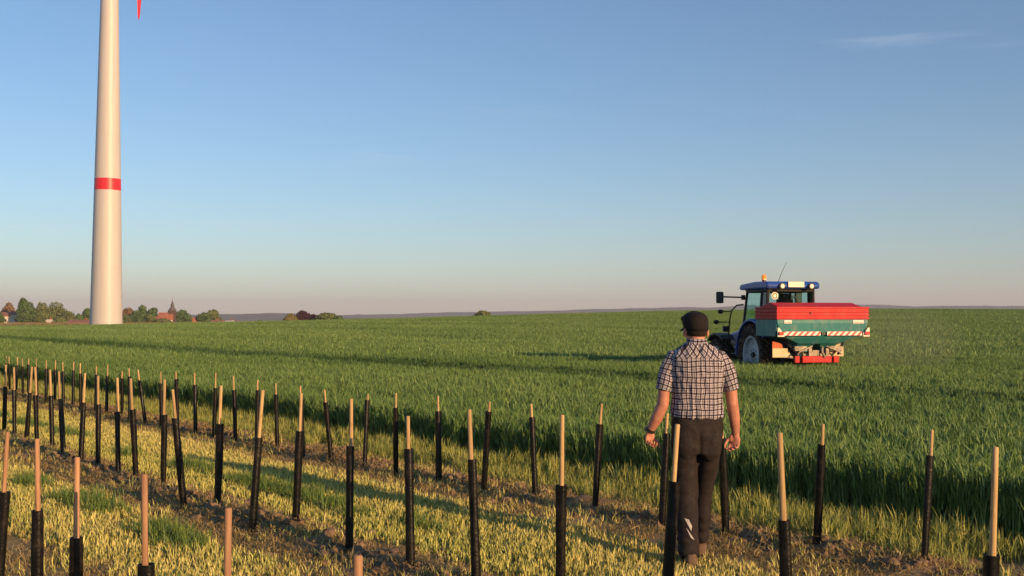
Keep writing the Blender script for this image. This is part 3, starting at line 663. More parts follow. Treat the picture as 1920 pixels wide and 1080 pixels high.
M_render = paint('house_render', (0.62, 0.56, 0.46), 0.85, 0.06, 0.6, 0.2); M_yellow = paint('yellow_render', (0.70, 0.52, 0.24), 0.85, 0.06, 0.6, 0.2)
M_tile = paint('red_roof_tile', (0.30, 0.115, 0.07), 0.8, 0.22, 1.5, 0.2); M_oldtile = paint('weathered_roof_tile', (0.25, 0.125, 0.095), 0.85, 0.25, 1.2, 0.2)
M_slate = paint('spire_slate', (0.11, 0.095, 0.095), 0.6, 0.15, 1.5, 0.3); M_glass_dark = paint('window_glass', (0.02, 0.025, 0.03), 0.08, 0.1, 1.0, 0.6)
M_timber = paint('dark_timber', (0.07, 0.05, 0.035), 0.8, 0.2, 3.0, 0.2)
def house(name, label, px, ybase, Y, w, d, hw, hr, wall, roof, rz=0.0, win=3, cat='house'):
    S_ = FPX / Y; X = (px - 960) / S_; gz = float(terrain(X, Y)); z0 = max(gz, CAMH + (HORY - ybase) / S_ - 1.0) - 0.3
    e = empty(name, (X, Y, z0), R(rz)); tag(e, label, cat)
    MB().prism([(-d / 2, 0), (d / 2, 0), (d / 2, hw), (0, hw + hr), (-d / 2, hw)], -w / 2, w / 2, 'x').build('wall', wall, e)
    o_, t_ = 0.4, 0.22; k = hr / (d / 2); rf = MB()
    for s_ in (-1, 1):
        rf.prism([(0, hw + hr + 0.03), (s_ * (d / 2 + o_), hw - o_ * k + 0.03), (s_ * (d / 2 + o_), hw - o_ * k + 0.03 + t_), (0, hw + hr + 0.03 + t_)], -w / 2 - o_, w / 2 + o_, 'x')
    r_ = rf.build('roof', roof, e)
    MB().box((w * 0.22, d * 0.12, hw + hr + 0.3), (0.6, 0.6, 1.5)).build('chimney', M_tile, r_)
    for i in range(win):
        x = (i + 0.5) / win * w - w / 2
        MB().box((x, -d / 2 - 0.01, hw * 0.55), (1.1, 0.12, 1.3)).build('window', M_glass_dark, e)
    for s_ in (-1, 1): MB().box((s_ * (w / 2 + 0.01), 0, hw * 0.75), (0.12, 1.1, 1.3)).build('window', M_glass_dark, e)
    return e
house('white_house', 'white house under the rust brown tree at far left', 14, 606, 490, 9, 7, 4.6, 1.6, M_render, M_oldtile, 12, 3)
house('white_house', 'narrow white house at the foot of the tallest dark tree', 33.5, 606, 488, 4.0, 5, 5.2, 1.0, M_render, M_oldtile, 5, 1)
house('garden_hut', 'tiny white hut with red base in front of the olive trees', 93.5, 609, 452, 1.6, 2.0, 2.6, 0.5, M_render, M_render, 5, 0, 'hut')
house('red_roofed_barn', 'low barn with large weathered red roof left of the turbine foot', 151, 611, 440, 9.0, 8.0, 1.0, 1.9, M_timber, M_oldtile, -8, 2, 'barn')
ch = house('church', 'village church with red tiled nave and dark pointed spire', 311, 604, 470, 5.4, 6, 2.6, 2.7, M_render, M_tile, 20, 2, 'church')
MB().box((2.8, 0.8, 2.6), (3.2, 3.2, 7.4)).build('spire_tower', M_timber, ch)
sp = MB()
def sq(z, r, n=8): return [Vector((2.8 + r * math.cos(2 * math.pi * j / n + 0.39), 0.8 + r * math.sin(2 * math.pi * j / n + 0.39), z)) for j in range(n)]
sp.rings([sq(6.3, 2.1), sq(7.2, 1.4), sq(8.2, 0.75), sq(8.9, 0.9), sq(9.6, 0.5), sq(11.2, 0.06), sq(12.6, 0.035)]); sp.build('spire', M_slate, ch)
house('yellow_house', 'small yellow-walled house at the left end of the church', 296, 603, 465, 1.9, 3.2, 2.3, 1.0, M_yellow, M_tile, 10, 1)
house('gabled_house', 'red-roofed house with sunlit yellow gable right of the church tree', 366, 606, 520, 6.0, 3.6, 1.9, 1.9, M_yellow, M_tile, 55, 1)
house('gabled_house', 'small house with reddish wall below the uneven tree', 404, 606, 520, 5.0, 4, 1.5, 1.0, M_yellow, M_oldtile, 5, 2)
house('white_shed', 'low white flat-roofed building at the right end of the village', 431.5, 606, 520, 3.3, 5, 1.9, 0.5, M_render, M_render, 0, 1, 'shed')
house('white_shed', 'tiny white shed just left of the low white building', 418, 606, 520, 1.0, 2, 1.5, 0.3, M_render, M_render, 0, 0, 'shed')
house('white_shed', 'tiny pale shed just right of the low white building', 445, 606, 520, 0.9, 2, 1.4, 0.3, M_render, M_oldtile, 0, 0, 'shed')
# dry grass bank below the village trees
M_bank = leafmat('bank_grass', (0.20, 0.16, 0.075), (0.36, 0.28, 0.14), 0.2, 0.7, 0.1)
pb = protos(M_bank, 3, 900, count=160, size=2.6, h=1.0, hv=0.5, wid=0.09, lean=0.3, segs=2, clump=40)
gb = np.random.default_rng(12); bxx = gb.uniform(-275, -108, 1700); byy = gb.uniform(385, 440, 1700)
scatter('dry_grass_bank', np.stack([bxx, byy, terrain(bxx, byy)], 1), pb, 'pale dry grass bank below the trees at far left', 'grass', seed=70)

# ------------------------------------------------------------------ tractor
M_blue = paint('tractor_blue', (0.018, 0.075, 0.37), 0.32, 0.12, 2.0, 0.5, dirt=(0.13, 0.11, 0.08), dirt_amt=0.35)
M_black = paint('black_plastic', (0.014, 0.014, 0.015), 0.5, 0.2, 4.0, 0.4, dirt=(0.09, 0.075, 0.055), dirt_amt=0.3)
M_tyre = paint('tyre_rubber', (0.018, 0.017, 0.016), 0.85, 0.2, 5.0, 0.2, dirt=(0.22, 0.15, 0.08), dirt_amt=0.75)
M_rim = paint('rim_pale_grey', (0.50, 0.52, 0.56), 0.45, 0.1, 3.0, 0.4, dirt=(0.26, 0.21, 0.15), dirt_amt=0.6)
M_plate = paint('plate_cream', (0.80, 0.72, 0.56), 0.5, 0.05, 8.0, 0.4)
M_amber, n_, b_ = mat_new('beacon_amber'); b_.inputs['Base Color'].default_value = (0.75, 0.22, 0.02, 1); b_.inputs['Roughness'].default_value = 0.15; b_.inputs['Emission Color'].default_value = (1, 0.35, 0.03, 1); b_.inputs['Emission Strength'].default_value = 0.25
M_lamp = paint('lamp_lens', (0.82, 0.78, 0.66), 0.12, 0.04, 8.0, 0.6)
M_redlens = paint('red_lens', (0.60, 0.03, 0.015), 0.2, 0.1, 8.0, 0.5)
M_glass, n_, b_ = mat_new('cab_glass'); b_.inputs['Base Color'].default_value = (0.62, 0.86, 0.86, 1); b_.inputs['Roughness'].default_value = 0.02; b_.inputs['Transmission Weight'].default_value = 1.0; b_.inputs['IOR'].default_value = 1.06
b_.inputs['Specular IOR Level'].default_value = 0.9
M_seat = paint('seat_fabric', (0.03, 0.03, 0.035), 0.9, 0.2, 8.0, 0.2)
HEAD = R(12.0); TRX, TRY = 7.56, 29.4
tz = float(terrain(TRX, TRY)) - 0.08
trc = empty('tractor', (TRX, TRY, tz), HEAD)
tag(trc, 'blue farm tractor with cab and orange beacon, driving away through the wheat', 'tractor')
def wheel(name, x, y, Rw, rr, wd, parent):
    """lathed tyre with chevron lugs, dished rim and hub"""
    w_ = bpy.data.objects.new(name, None); link(w_, parent); w_.location = (x, y, Rw); s_ = -1 if x < 0 else 1; n = 40
    pr = [(-wd / 2 * 0.72, rr), (-wd / 2, rr + (Rw - rr) * 0.35), (-wd / 2 * 1.0, rr + (Rw - rr) * 0.72), (-wd / 2 * 0.86, Rw - 0.045), (0, Rw - 0.03), (wd / 2 * 0.86, Rw - 0.045), (wd / 2, rr + (Rw - rr) * 0.72), (wd / 2, rr + (Rw - rr) * 0.35), (wd / 2 * 0.72, rr)]
    t = MB(); t.rings([[Vector((a, r_ * math.cos(2 * math.pi * j / n), r_ * math.sin(2 * math.pi * j / n))) for j in range(n)] for a, r_ in pr], cap=False)
    L = 19
    for q in range(L):
        for sd in (-1, 1):
            a = 2 * math.pi * (q + (0.5 if sd > 0 else 0)) / L
            rot = Matrix.Rotation(-a, 3, 'X') @ Matrix.Rotation(sd * R(38), 3, 'Z')
            c = Matrix.Rotation(-a, 3, 'X') @ Vector((sd * wd * 0.26, 0, Rw - 0.03)); 
            t.box(c, (wd * 0.56, 0.055, 0.075), rot)
    t.build('tyre', M_tyre, w_, True, angle=35)
    rm = MB(); pr = [(s_ * wd * 0.36, rr + 0.005), (s_ * wd * 0.40, rr + 0.02), (s_ * wd * 0.38, rr - 0.03), (s_ * wd * 0.20, rr - 0.06), (s_ * wd * 0.12, rr * 0.62), (s_ * wd * 0.22, rr * 0.36), (s_ * wd * 0.22, 0.01)]
    rm.rings([[Vector((a, r_ * math.cos(2 * math.pi * j / n), r_ * math.sin(2 * math.pi * j / n))) for j in range(n)] for a, r_ in pr], cap=False)
    rm.tube([(-s_ * wd * 0.36, 0, 0), (s_ * wd * 0.02, 0, 0)], rr * 0.98, 32)
    rm.build('rim', M_rim, w_, True, angle=40)
    h = MB(); h.tube([(s_ * wd * 0.2, 0, 0), (s_ * wd * 0.34, 0, 0)], [0.085, 0.07], 14)
    for q in range(8): h.tube([(s_ * wd * 0.2, 0.15 * math.cos(q * math.pi / 4), 0.15 * math.sin(q * math.pi / 4)), (s_ * wd * 0.27, 0.15 * math.cos(q * math.pi / 4), 0.15 * math.sin(q * math.pi / 4))], 0.018, 6)
    h.build('hub', M_black, w_, True, angle=40)
    return w_
for s_ in (-1, 1):
    wheel('rear_wheel', s_ * 0.86, 0.0, 0.83, 0.50, 0.50, trc)
    wheel('front_wheel', s_ * 0.84, 2.55, 0.62, 0.37, 0.42, trc)
# hood with sloping nose, chassis
hd = MB(); hp = [(1.15, 0.95), (3.25, 0.80), (3.42, 0.95), (3.40, 1.22), (3.0, 1.36), (2.2, 1.50), (1.15, 1.62)]
hd.prism(hp, -0.40, 0.40, 'x'); hd.build('hood', M_blue, trc, bevel=0.06)
MB().box((0, 3.44, 1.02), (0.62, 0.06, 0.34)).build('grille', M_black, trc, bevel=0.01)
cs = MB(); cs.box((0, 1.4, 0.72), (0.5, 3.6, 0.42)); cs.box((0, 2.55, 0.60), (1.5, 0.2, 0.18)); cs.box((0, 0.0, 0.83), (1.5, 0.34, 0.34)); cs.box((0, 3.55, 0.72), (0.7, 0.35, 0.35))
cs.build('chassis', M_black, trc, bevel=0.03)
for s_ in (-1, 1):
    m = MB(); m.prism([(2.05, 1.22), (2.2, 1.34), (2.55, 1.40), (2.9, 1.34), (3.1, 1.18), (3.08, 1.14), (2.88, 1.29), (2.55, 1.35), (2.22, 1.29), (2.09, 1.20)], s_ * 0.62, s_ * 1.04, 'x'); m.build('front_fender', M_black, trc)
# fenders: arch over the rear wheel with an inner wall
for s_ in (-1, 1):
    f = MB(); outer = [(0.96 * math.cos(a), 0.83 + 0.98 * math.sin(a)) for a in np.linspace(R(-2), R(150), 13)]; inner = [(0.90 * math.cos(a), 0.83 + 0.92 * math.sin(a)) for a in np.linspace(R(150), R(-2), 13)]
    f.prism(outer + inner, s_ * 0.62, s_ * 1.10, 'x'); f.build('rear_fender', M_blue, trc, bevel=0.015)
    f = MB(); f.prism([(q * math.cos(a), 0.83 + q * math.sin(a)) for q, a in [(0.93, R(x)) for x in range(0, 151, 15)]], s_ * 0.60, s_ * 0.625, 'x'); f.build('fender_wall', M_black, trc)
    # access steps
    st = MB()
    for q in range(3): st.box((s_ * 0.88, 1.25 - 0.04 * q, 0.55 + 0.27 * q), (0.36, 0.28, 0.04))
    st.box((s_ * 0.72, 1.25, 0.8), (0.05, 0.34, 0.75)); st.build('steps', M_black, trc, bevel=0.008)
# cab: floor, pillars, glass, roof
cb = MB(); cb.box((0, 0.55, 1.28), (1.3, 1.5, 0.5)); cb.build('cab_floor', M_black, trc, bevel=0.04)
PIL = {'rear': (-0.22, -0.30), 'mid': (0.36, 0.30), 'front': (1.30, 1.12)}
pl = MB()
for s_ in (-1, 1):
    pl.tube([(s_ * 0.70, -0.20, 1.45), (s_ * 0.66, -0.26, 2.62)], 0.048, 8)
    pl.tube([(s_ * 0.75, 0.12, 1.45), (s_ * 0.69, 0.04, 2.62)], 0.042, 8)
    pl.tube([(s_ * 0.72, 1.34, 1.15), (s_ * 0.66, 1.06, 2.62)], 0.04, 8)
    pl.tube([(s_ * 0.66, -0.26, 2.58), (s_ * 0.70, 0.28, 2.58), (s_ * 0.66, 1.06, 2.58)], 0.04, 8)
    pl.tube([(s_ * 0.72, 1.34, 1.15), (s_ * 0.76, 0.36, 1.42)], 0.03, 8)
pl.tube([(-0.7, -0.22, 1.75), (0.7, -0.22, 1.75)], 0.035, 8); pl.tube([(-0.66, -0.26, 2.58), (0.66, -0.26, 2.58)], 0.045, 8); pl.tube([(-0.66, 1.06, 2.58), (0.66, 1.06, 2.58)], 0.04, 8)
pl.build('cab_frame', M_black, trc, True, angle=40)
def pane(name, q, parent, mat=M_glass, th=0.006):
    q = [Vector(p) for p in q]; nn_ = (q[1] - q[0]).cross(q[2] - q[0]).normalized() * th; m = MB()
    m.add([p for p in q] + [p + nn_ for p in q], [(0, 1, 2, 3), (7, 6, 5, 4), (0, 4, 5, 1), (1, 5, 6, 2), (2, 6, 7, 3), (3, 7, 4, 0)]); return m.build(name, mat, parent)
rw = pane('rear_window', [(-0.65, -0.225, 1.78), (0.65, -0.225, 1.78), (0.62, -0.262, 2.54), (-0.62, -0.262, 2.54)], trc)
wp = MB(); wp.tube([(0.05, -0.285, 2.50), (0.33, -0.275, 2.18)], 0.012, 6); wp.build('wiper', M_black, rw)
for s_ in (-1, 1):
    pane('side_window', [(s_ * 0.712, -0.16, 1.80), (s_ * 0.735, 0.07, 1.80), (s_ * 0.69, 0.0, 2.54), (s_ * 0.67, -0.21, 2.54)], trc, M_glass_dark)
    dr = pane('door_window', [(s_ * 0.752, 0.17, 1.46), (s_ * 0.725, 1.28, 1.20), (s_ * 0.665, 1.03, 2.54), (s_ * 0.695, 0.09, 2.54)], trc)
    MB().box((s_ * 0.775, 0.50, 1.62), (0.03, 0.04, 0.16)).build('door_handle', M_black, dr)
pane('windscreen', [(-0.68, 1.33, 1.3), (0.68, 1.33, 1.3), (0.63, 1.07, 2.54), (-0.63, 1.07, 2.54)], trc)
rf = MB(); rf.prism([(-0.42, 2.63), (1.32, 2.63), (1.40, 2.70), (1.30, 2.79), (0.4, 2.84), (-0.36, 2.83), (-0.47, 2.74)], -0.78, 0.78, 'x')
roof = rf.build('cab_roof', M_blue, trc, bevel=0.045)
MB().box((0, 0.42, 2.615), (1.4, 1.4, 0.05)).build('roof_lining', M_black, trc)
MB().box((0.06, -0.475, 2.745), (0.47, 0.02, 0.15)).build('number_plate', M_plate, roof, bevel=0.004)
mk = MB()
for i, (xx, ww) in enumerate(((-0.10, 0.03), (-0.045, 0.035), (0.03, 0.03), (0.085, 0.03), (0.14, 0.03), (0.19, 0.03))): mk.box((xx + 0.02, -0.487, 2.745), (ww * 0.62, 0.004, 0.022))
mk.build('plate_marks', M_rim, roof)
for xx in (-0.36, 0.50):
    l = MB(); l.tube([(xx, -0.44, 2.705), (xx, -0.515, 2.70)], [0.075, 0.085], 16); lm = l.build('work_light', M_black, roof, True, angle=40)
    l = MB(); l.tube([(xx, -0.513, 2.70), (xx, -0.528, 2.70)], [0.066, 0.055], 16); l.build('lens', M_lamp, lm, True, angle=40)
bc = MB(); bc.tube([(-0.66, 0.0, 2.80), (-0.66, 0.0, 2.88)], 0.05, 12); bo = bc.build('beacon', M_black, roof, True, angle=40)
bc = MB(); bc.tube([(-0.66, 0, 2.88), (-0.66, 0, 2.99), (-0.66, 0, 3.03)], [0.07, 0.062, 0.03], 14); bc.build('beacon_lens', M_amber, bo, True, angle=40)
an = MB(); an.tube([(-0.10, 0.3, 2.82), (-0.03, 0.2, 3.1), (0.06, 0.08, 3.38)], [0.009, 0.007, 0.005], 6); an.build('antenna', M_black, roof, True)
# speed disc on the rear window
sd = MB(); sd.tube([(-0.47, -0.27, 2.44), (-0.47, -0.278, 2.44)], 0.10, 24); sdo = sd.build('speed_disc', M_plate, rw, True, angle=40)
sd = MB(); n = 20
sd.rings([[Vector((-0.47 + r_ * math.cos(a), y_, 2.44 + r_ * math.sin(a))) for a in np.linspace(0.9, 5.6, n)] for r_, y_ in ((0.055, -0.279), (0.055, -0.282), (0.075, -0.282), (0.075, -0.279))], cap=False); sd.build('disc_mark', M_seat, sdo)
# seat, steering wheel, monitor
se = MB(); se.box((0.0, 0.35, 1.62), (0.5, 0.5, 0.14)); se.box((0.0, 0.10, 2.0), (0.48, 0.12, 0.72)); se.box((0, 0.08, 2.42), (0.26, 0.1, 0.18)); se.box((0, 0.35, 1.48), (0.3, 0.3, 0.2)); se.build('seat', M_seat, trc, bevel=0.04)
stw = MB(); stw.tube([(0.19 * math.cos(a), 0.92 - 0.05 * math.sin(a), 1.95 + 0.17 * math.sin(a)) for a in np.linspace(0, 2 * math.pi, 19)], 0.016, 6); stw.tube([(0, 0.92, 1.95), (0, 1.1, 1.6)], 0.03, 8); stw.build('steering_wheel', M_black, trc, True)
mo = MB(); mo.box((0.42, 0.75, 2.08), (0.26, 0.06, 0.2)); mo.tube([(0.42, 0.78, 2.0), (0.48, 0.9, 1.6)], 0.02, 6); mo.build('monitor', M_black, trc, bevel=0.01)
# mirrors, front lamps and grab rail seen left of the cab
for s_, L in ((-1, 0.58), (1, 0.2)):
    mi = MB(); mi.tube([(s_ * 0.70, 1.16, 2.42), (s_ * (0.72 + L), 1.30, 2.44)], 0.022, 8); mi.box((s_ * 0.74, 1.18, 2.42), (0.09, 0.09, 0.14)); mio = mi.build('mirror_arm', M_black, trc, True, angle=40)
    mi = MB(); mi.box((s_ * (0.82 + L), 1.30, 2.42), (0.22, 0.09, 0.33)); mi.build('mirror', M_black, mio, bevel=0.035)
gr = MB(); gr.tube([(-0.72, 1.22, 2.22), (-0.80, 1.50, 2.20), (-0.86, 1.72, 2.05), (-0.90, 1.80, 1.7), (-0.92, 1.82, 1.3), (-0.90, 1.8, 0.95)], 0.022, 8); gro = gr.build('grab_rail', M_black, trc, True)
for zz, yy, L in ((2.02, 1.72, 0.24), (1.72, 1.80, 0.34)):
    g_ = MB(); g_.tube([(-0.87, yy, zz), (-0.87 - L, yy + 0.1, zz)], 0.016, 8); g_.ell((-0.92 - L, yy + 0.1, zz), (0.085, 0.06, 0.065)); g_.build('side_lamp', M_black, gro, True, angle=50)
g_ = MB(); g_.box((-1.00, 1.80, 1.52), (0.2, 0.1, 0.17)); g_.build('lower_mirror', M_black, gro, bevel=0.02)
ex = MB(); ex.tube([(0.55, 1.5, 1.4), (0.55, 1.5, 2.5), (0.55, 1.44, 2.62)], [0.05, 0.05, 0.045], 12); ex.build('exhaust', M_black, trc, True)
for x0_, x1_ in ((-0.22, -0.3), (-0.12, 0.05), (0.16, 0.28)):
    ho_ = MB(); ho_.tube([(x0_, -0.25, 1.35), (x0_, -0.55, 1.2), (x1_, -0.8, 1.05), (x1_, -1.0, 1.1)], 0.018, 8); ho_.build('hydraulic_hose', M_black, trc, True)
# three-point hitch arms
hi = MB()
for s_ in (-1, 1): hi.tube([(s_ * 0.35, -0.1, 0.65), (s_ * 0.42, -0.95, 0.62)], 0.035, 8)
hi.tube([(0, -0.1, 1.1), (0, -0.95, 1.15)], 0.035, 8); hi.build('hitch_arms', M_black, trc, True)

# ------------------------------------------------------------------ fertiliser spreader carried behind the tractor
M_teal = paint('spreader_teal', (0.03, 0.19, 0.185), 0.42, 0.08, 2.0, 0.25, dirt=(0.36, 0.34, 0.26), dirt_amt=0.26, stretch=(1, 1, 0.45))
M_hred = paint('hopper_red', (0.50, 0.007, 0.012), 0.45, 0.08, 2.0, 0.2, dirt=(0.36, 0.12, 0.08), dirt_amt=0.22)
M_steel = paint('dusty_steel', (0.42, 0.34, 0.24), 0.6, 0.3, 6.0, 0.4, dirt=(0.05, 0.04, 0.035), dirt_amt=0.8)
M_beige = paint('disc_guard_beige', (0.66, 0.50, 0.29), 0.6, 0.08, 4.0, 0.3)
M_orange = paint('guard_orange', (0.50, 0.11, 0.03), 0.6, 0.15, 4.0, 0.3)
M_stripe, n, b = mat_new('red_white_stripes')
tc = N(n, 'ShaderNodeTexCoord'); sx_ = N(n, 'ShaderNodeSeparateXYZ'); n.links.new(tc.outputs['Object'], sx_.inputs[0])
ad = N(n, 'ShaderNodeMath', operation='SUBTRACT'); n.links.new(sx_.outputs[0], ad.inputs[0]); n.links.new(sx_.outputs[2], ad.inputs[1])
md_ = N(n, 'ShaderNodeMath', operation='MODULO', ins={1: 0.165}); n.links.new(ad.outputs[0], md_.inputs[0])
ab = N(n, 'ShaderNodeMath', operation='ADD', ins={1: 0.165}); n.links.new(md_.outputs[0], ab.inputs[0]); m2_ = N(n, 'ShaderNodeMath', operation='MODULO', ins={1: 0.165}); n.links.new(ab.outputs[0], m2_.inputs[0])
gt = N(n, 'ShaderNodeMath', operation='GREATER_THAN', ins={1: 0.085}); n.links.new(m2_.outputs[0], gt.inputs[0])
mx = N(n, 'ShaderNodeMix', data_type='RGBA'); mx.inputs[6].default_value = (0.8, 0.74, 0.64, 1); mx.inputs[7].default_value = (0.58, 0.035, 0.02, 1); n.links.new(gt.outputs[0], mx.inputs[0]); n.links.new(mx.outputs[2], b.inputs['Base Color']); b.inputs['Roughness'].default_value = 0.45
SPX, SPY = (lambda c, s: (TRX - s * (-2.05), TRY + c * (-2.05)))(math.cos(HEAD), math.sin(HEAD))
spr = empty('fertiliser_spreader', (SPX, SPY, float(terrain(SPX, SPY)) - 0.03), HEAD)
tag(spr, 'red and teal fertiliser spreader mounted on the back of the blue tractor', 'spreader')
# local: rear face at y = 0, front at y = 1.25, half width 1.30
HW, D = 1.275, 1.25
def frame_ring(m, z0, z1, hx, y0, y1, th):
    """open rectangular band"""
    for (cx, cy, dx, dy) in ((0, y0 + th / 2, 2 * hx, th), (0, y1 - th / 2, 2 * hx, th), (-hx + th / 2, (y0 + y1) / 2, th, y1 - y0 - 2 * th), (hx - th / 2, (y0 + y1) / 2, th, y1 - y0 - 2 * th)):
        m.box((cx, cy, (z0 + z1) / 2), (dx, dy, z1 - z0))
hx_ = MB(); frame_ring(hx_, 1.75, 2.07, HW, 0.0, D, 0.03); ext = hx_.build('hopper_extension', M_hred, spr)
for z in (1.765, 1.845, 1.935, 2.03):
    m = MB(); frame_ring(m, z, z + 0.045, HW + 0.022, -0.022, D + 0.022, 0.02); m.build('rib', M_hred, ext, bevel=0.006)
MB().box((-0.35, -0.028, 1.915), (0.02, 0.012, 0.06)).build('latch', M_black, ext)
# rolled tarp and cover inside the top
cv = MB(); cv.prism([(0.06, 2.02), (D - 0.06, 2.06), (D - 0.06, 2.10), (0.62, 2.19), (0.06, 2.06)], -HW + 0.09, HW - 0.09, 'x'); cv.build('hopper_cover', M_hred, spr, bevel=0.02)
cr_ = MB(); cr_.prism([(0.75, 2.12), (1.05, 2.16), (1.35, 2.10), (1.30, 2.06)], 0.7, 0.78, 'y'); 
cr_.build('cover_bracket', M_black, spr)
# teal hopper body: vertical band, then sloping in to two outlets
tb_ = MB()
def rect(z, hx, y0, y1): return [Vector((-hx, y0, z)), Vector((hx, y0, z)), Vector((hx, y1, z)), Vector((-hx, y1, z))]
tb_.rings([rect(1.75, HW - 0.005, 0.005, D - 0.005), rect(1.66, HW - 0.005, 0.005, D - 0.005), rect(1.38, HW - 0.10, 0.03, D - 0.03), rect(1.27, HW - 0.33, 0.10, D - 0.1), rect(1.12, HW - 0.72, 0.24, D - 0.24)])
body = tb_.build('hopper', M_teal, spr, bevel=0.012)
for s_ in (-1, 1):
    m = MB(); m.rings([[Vector((s_ * 0.32 + hx * a, 0.62 + hy * c, z)) for a, c in ((-1, -1), (1, -1), (1, 1), (-1, 1))] for z, hx, hy in ((1.14, 0.28, 0.34), (0.98, 0.14, 0.16), (0.90, 0.12, 0.14))]); m.build('outlet_funnel', M_teal, body)
# side wall panel (seen in shade), boards, labels
MB().prism([(0.0, 1.74), (D, 1.74), (D, 1.32), (0.12, 1.32)], -HW + 0.0, -HW + 0.02, 'x').build('side_panel', M_teal, spr)
for lo, hi_ in ((-1.10, -0.085), (0.10, 1.08)):
    MB().box(((lo + hi_) / 2, -0.02, 1.39), (hi_ - lo, 0.014, 0.10)).build('warning_stripe_board', M_stripe, spr)
for s_ in (-1, 1):
    m = MB(); m.prism([(s_ * 1.10, 1.31), (s_ * 1.285, 1.31), (s_ * 1.285, 1.54), (s_ * 1.24, 1.54), (s_ * 1.15, 1.42), (s_ * 1.10, 1.42)], -0.055, -0.025, 'y'); lb = m.build('lamp_board', M_plate, spr, bevel=0.004)
    m = MB(); m.box((s_ * 1.20, -0.075, 1.395), (0.13, 0.04, 0.085)); m.build('tail_light', M_redlens, lb, bevel=0.01)
M_label = paint('white_label', (0.80, 0.76, 0.68), 0.5, 0.04, 10.0, 0.3)
for xx, ww in ((-0.98, 0.20), (0.99, 0.30)):
    l_ = MB(); l_.box((xx, -0.004, 1.69), (ww, 0.012, 0.085)); lo_ = l_.build('white_label', M_label, spr)
    t_ = MB(); g = random.Random(int(ww * 100))
    for i in range(int(ww / 0.035)): t_.box((xx - ww / 2 + 0.03 + i * 0.035, -0.0115, 1.675), (0.02, 0.004, 0.03 + 0.01 * g.random()))
    t_.build('label_lettering', M_steel, lo_)
MB().box((0.0, -0.022, 1.39), (0.10, 0.012, 0.07)).build('badge', M_black, spr)
# frame, discs, gearbox, guards, bumper
fr = MB()
for s_ in (-1, 1):
    fr.box((s_ * 0.62, 0.9, 0.9), (0.08, 0.08, 1.0)); fr.box((s_ * 0.62, 0.45, 0.55), (0.07, 0.95, 0.07)); fr.tube([(s_ * 0.95, 0.55, 1.3), (s_ * 0.55, 0.25, 0.85)], 0.035, 8)
fr.box((0, 0.95, 0.7), (1.4, 0.08, 0.1)); fr.box((0, 0.95, 1.15), (1.4, 0.08, 0.1)); fr.build('carrying_frame', M_black, spr, bevel=0.01)
gx = MB(); gx.box((0, 0.55, 0.80), (0.9, 0.14, 0.12)); gx.box((0, 0.52, 0.84), (0.22, 0.24, 0.22))
for s_ in (-1, 1):
    gx.tube([(s_ * 0.36, 0.55, 0.74), (s_ * 0.36, 0.55, 0.92)], [0.10, 0.07], 12)
    gx.box((s_ * 0.50, 0.28, 1.0), (0.34, 0.10, 0.12)); gx.box((s_ * 0.24, 0.26, 0.90), (0.09, 0.07, 0.22)); gx.tube([(s_ * 0.2, 0.2, 1.06), (s_ * 0.55, 0.2, 0.92), (s_ * 0.62, 0.2, 0.84)], 0.022, 8)
gx.tube([(0.05, 0.15, 1.05), (0.02, 0.1, 0.9), (0.10, 0.1, 0.78)], 0.035, 8); gx.build('gearbox', M_steel, spr, True, angle=35, bevel=0.01)
for s_ in (-1, 1):
    m = MB(); m.tube([(s_ * 0.40, 0.80, 0.735), (s_ * 0.40, 0.80, 0.75)], 0.32, 24)
    for q in range(4): m.box((s_ * 0.40, 0.80, 0.77), (0.56, 0.02, 0.05), Matrix.Rotation(q * math.pi / 4, 3, 'Z'))
    m.build('spreading_disc', M_steel, spr, True, angle=35)
gu = MB(); gu.prism([(-1.20, 0.77), (-0.63, 0.77), (-0.79, 1.00), (-1.20, 1.01)], 0.42, 0.45, 'y'); gu.build('disc_guard', M_beige, spr)
gu = MB(); gu.prism([(-1.19, 1.012), (-0.89, 1.012), (-0.92, 1.10), (-1.03, 1.17), (-1.18, 1.19)], 0.46, 0.49, 'y'); gu.build('guard_flap', M_orange, spr)
gu = MB(); gu.prism([(0.28, 0.79), (0.80, 0.79), (0.80, 1.12), (0.50, 1.08), (0.40, 0.93)], 0.42, 0.45, 'y'); gu.build('disc_guard', M_beige, spr)
gu = MB(); gu.prism([(0.46, 1.085), (0.78, 1.125), (0.76, 1.18), (0.55, 1.18)], 0.46, 0.50, 'y'); gu.build('guard_flap', M_steel, spr)
for c, wd in ((-0.66, 0.13), (-0.11, 0.82), (0.43, 0.15)):
    MB().box((c, 0.15, 0.725), (wd, 0.07, 0.17)).build('bumper_bar', M_hred, spr, bevel=0.01)
bk = MB(); bk.box((-0.11, 0.22, 0.72), (1.2, 0.05, 0.08)); bk.box((-0.5, 0.5, 0.72), (0.05, 0.55, 0.06)); bk.box((0.3, 0.5, 0.72), (0.05, 0.55, 0.06)); bk.build('bumper_rail', M_black, spr)

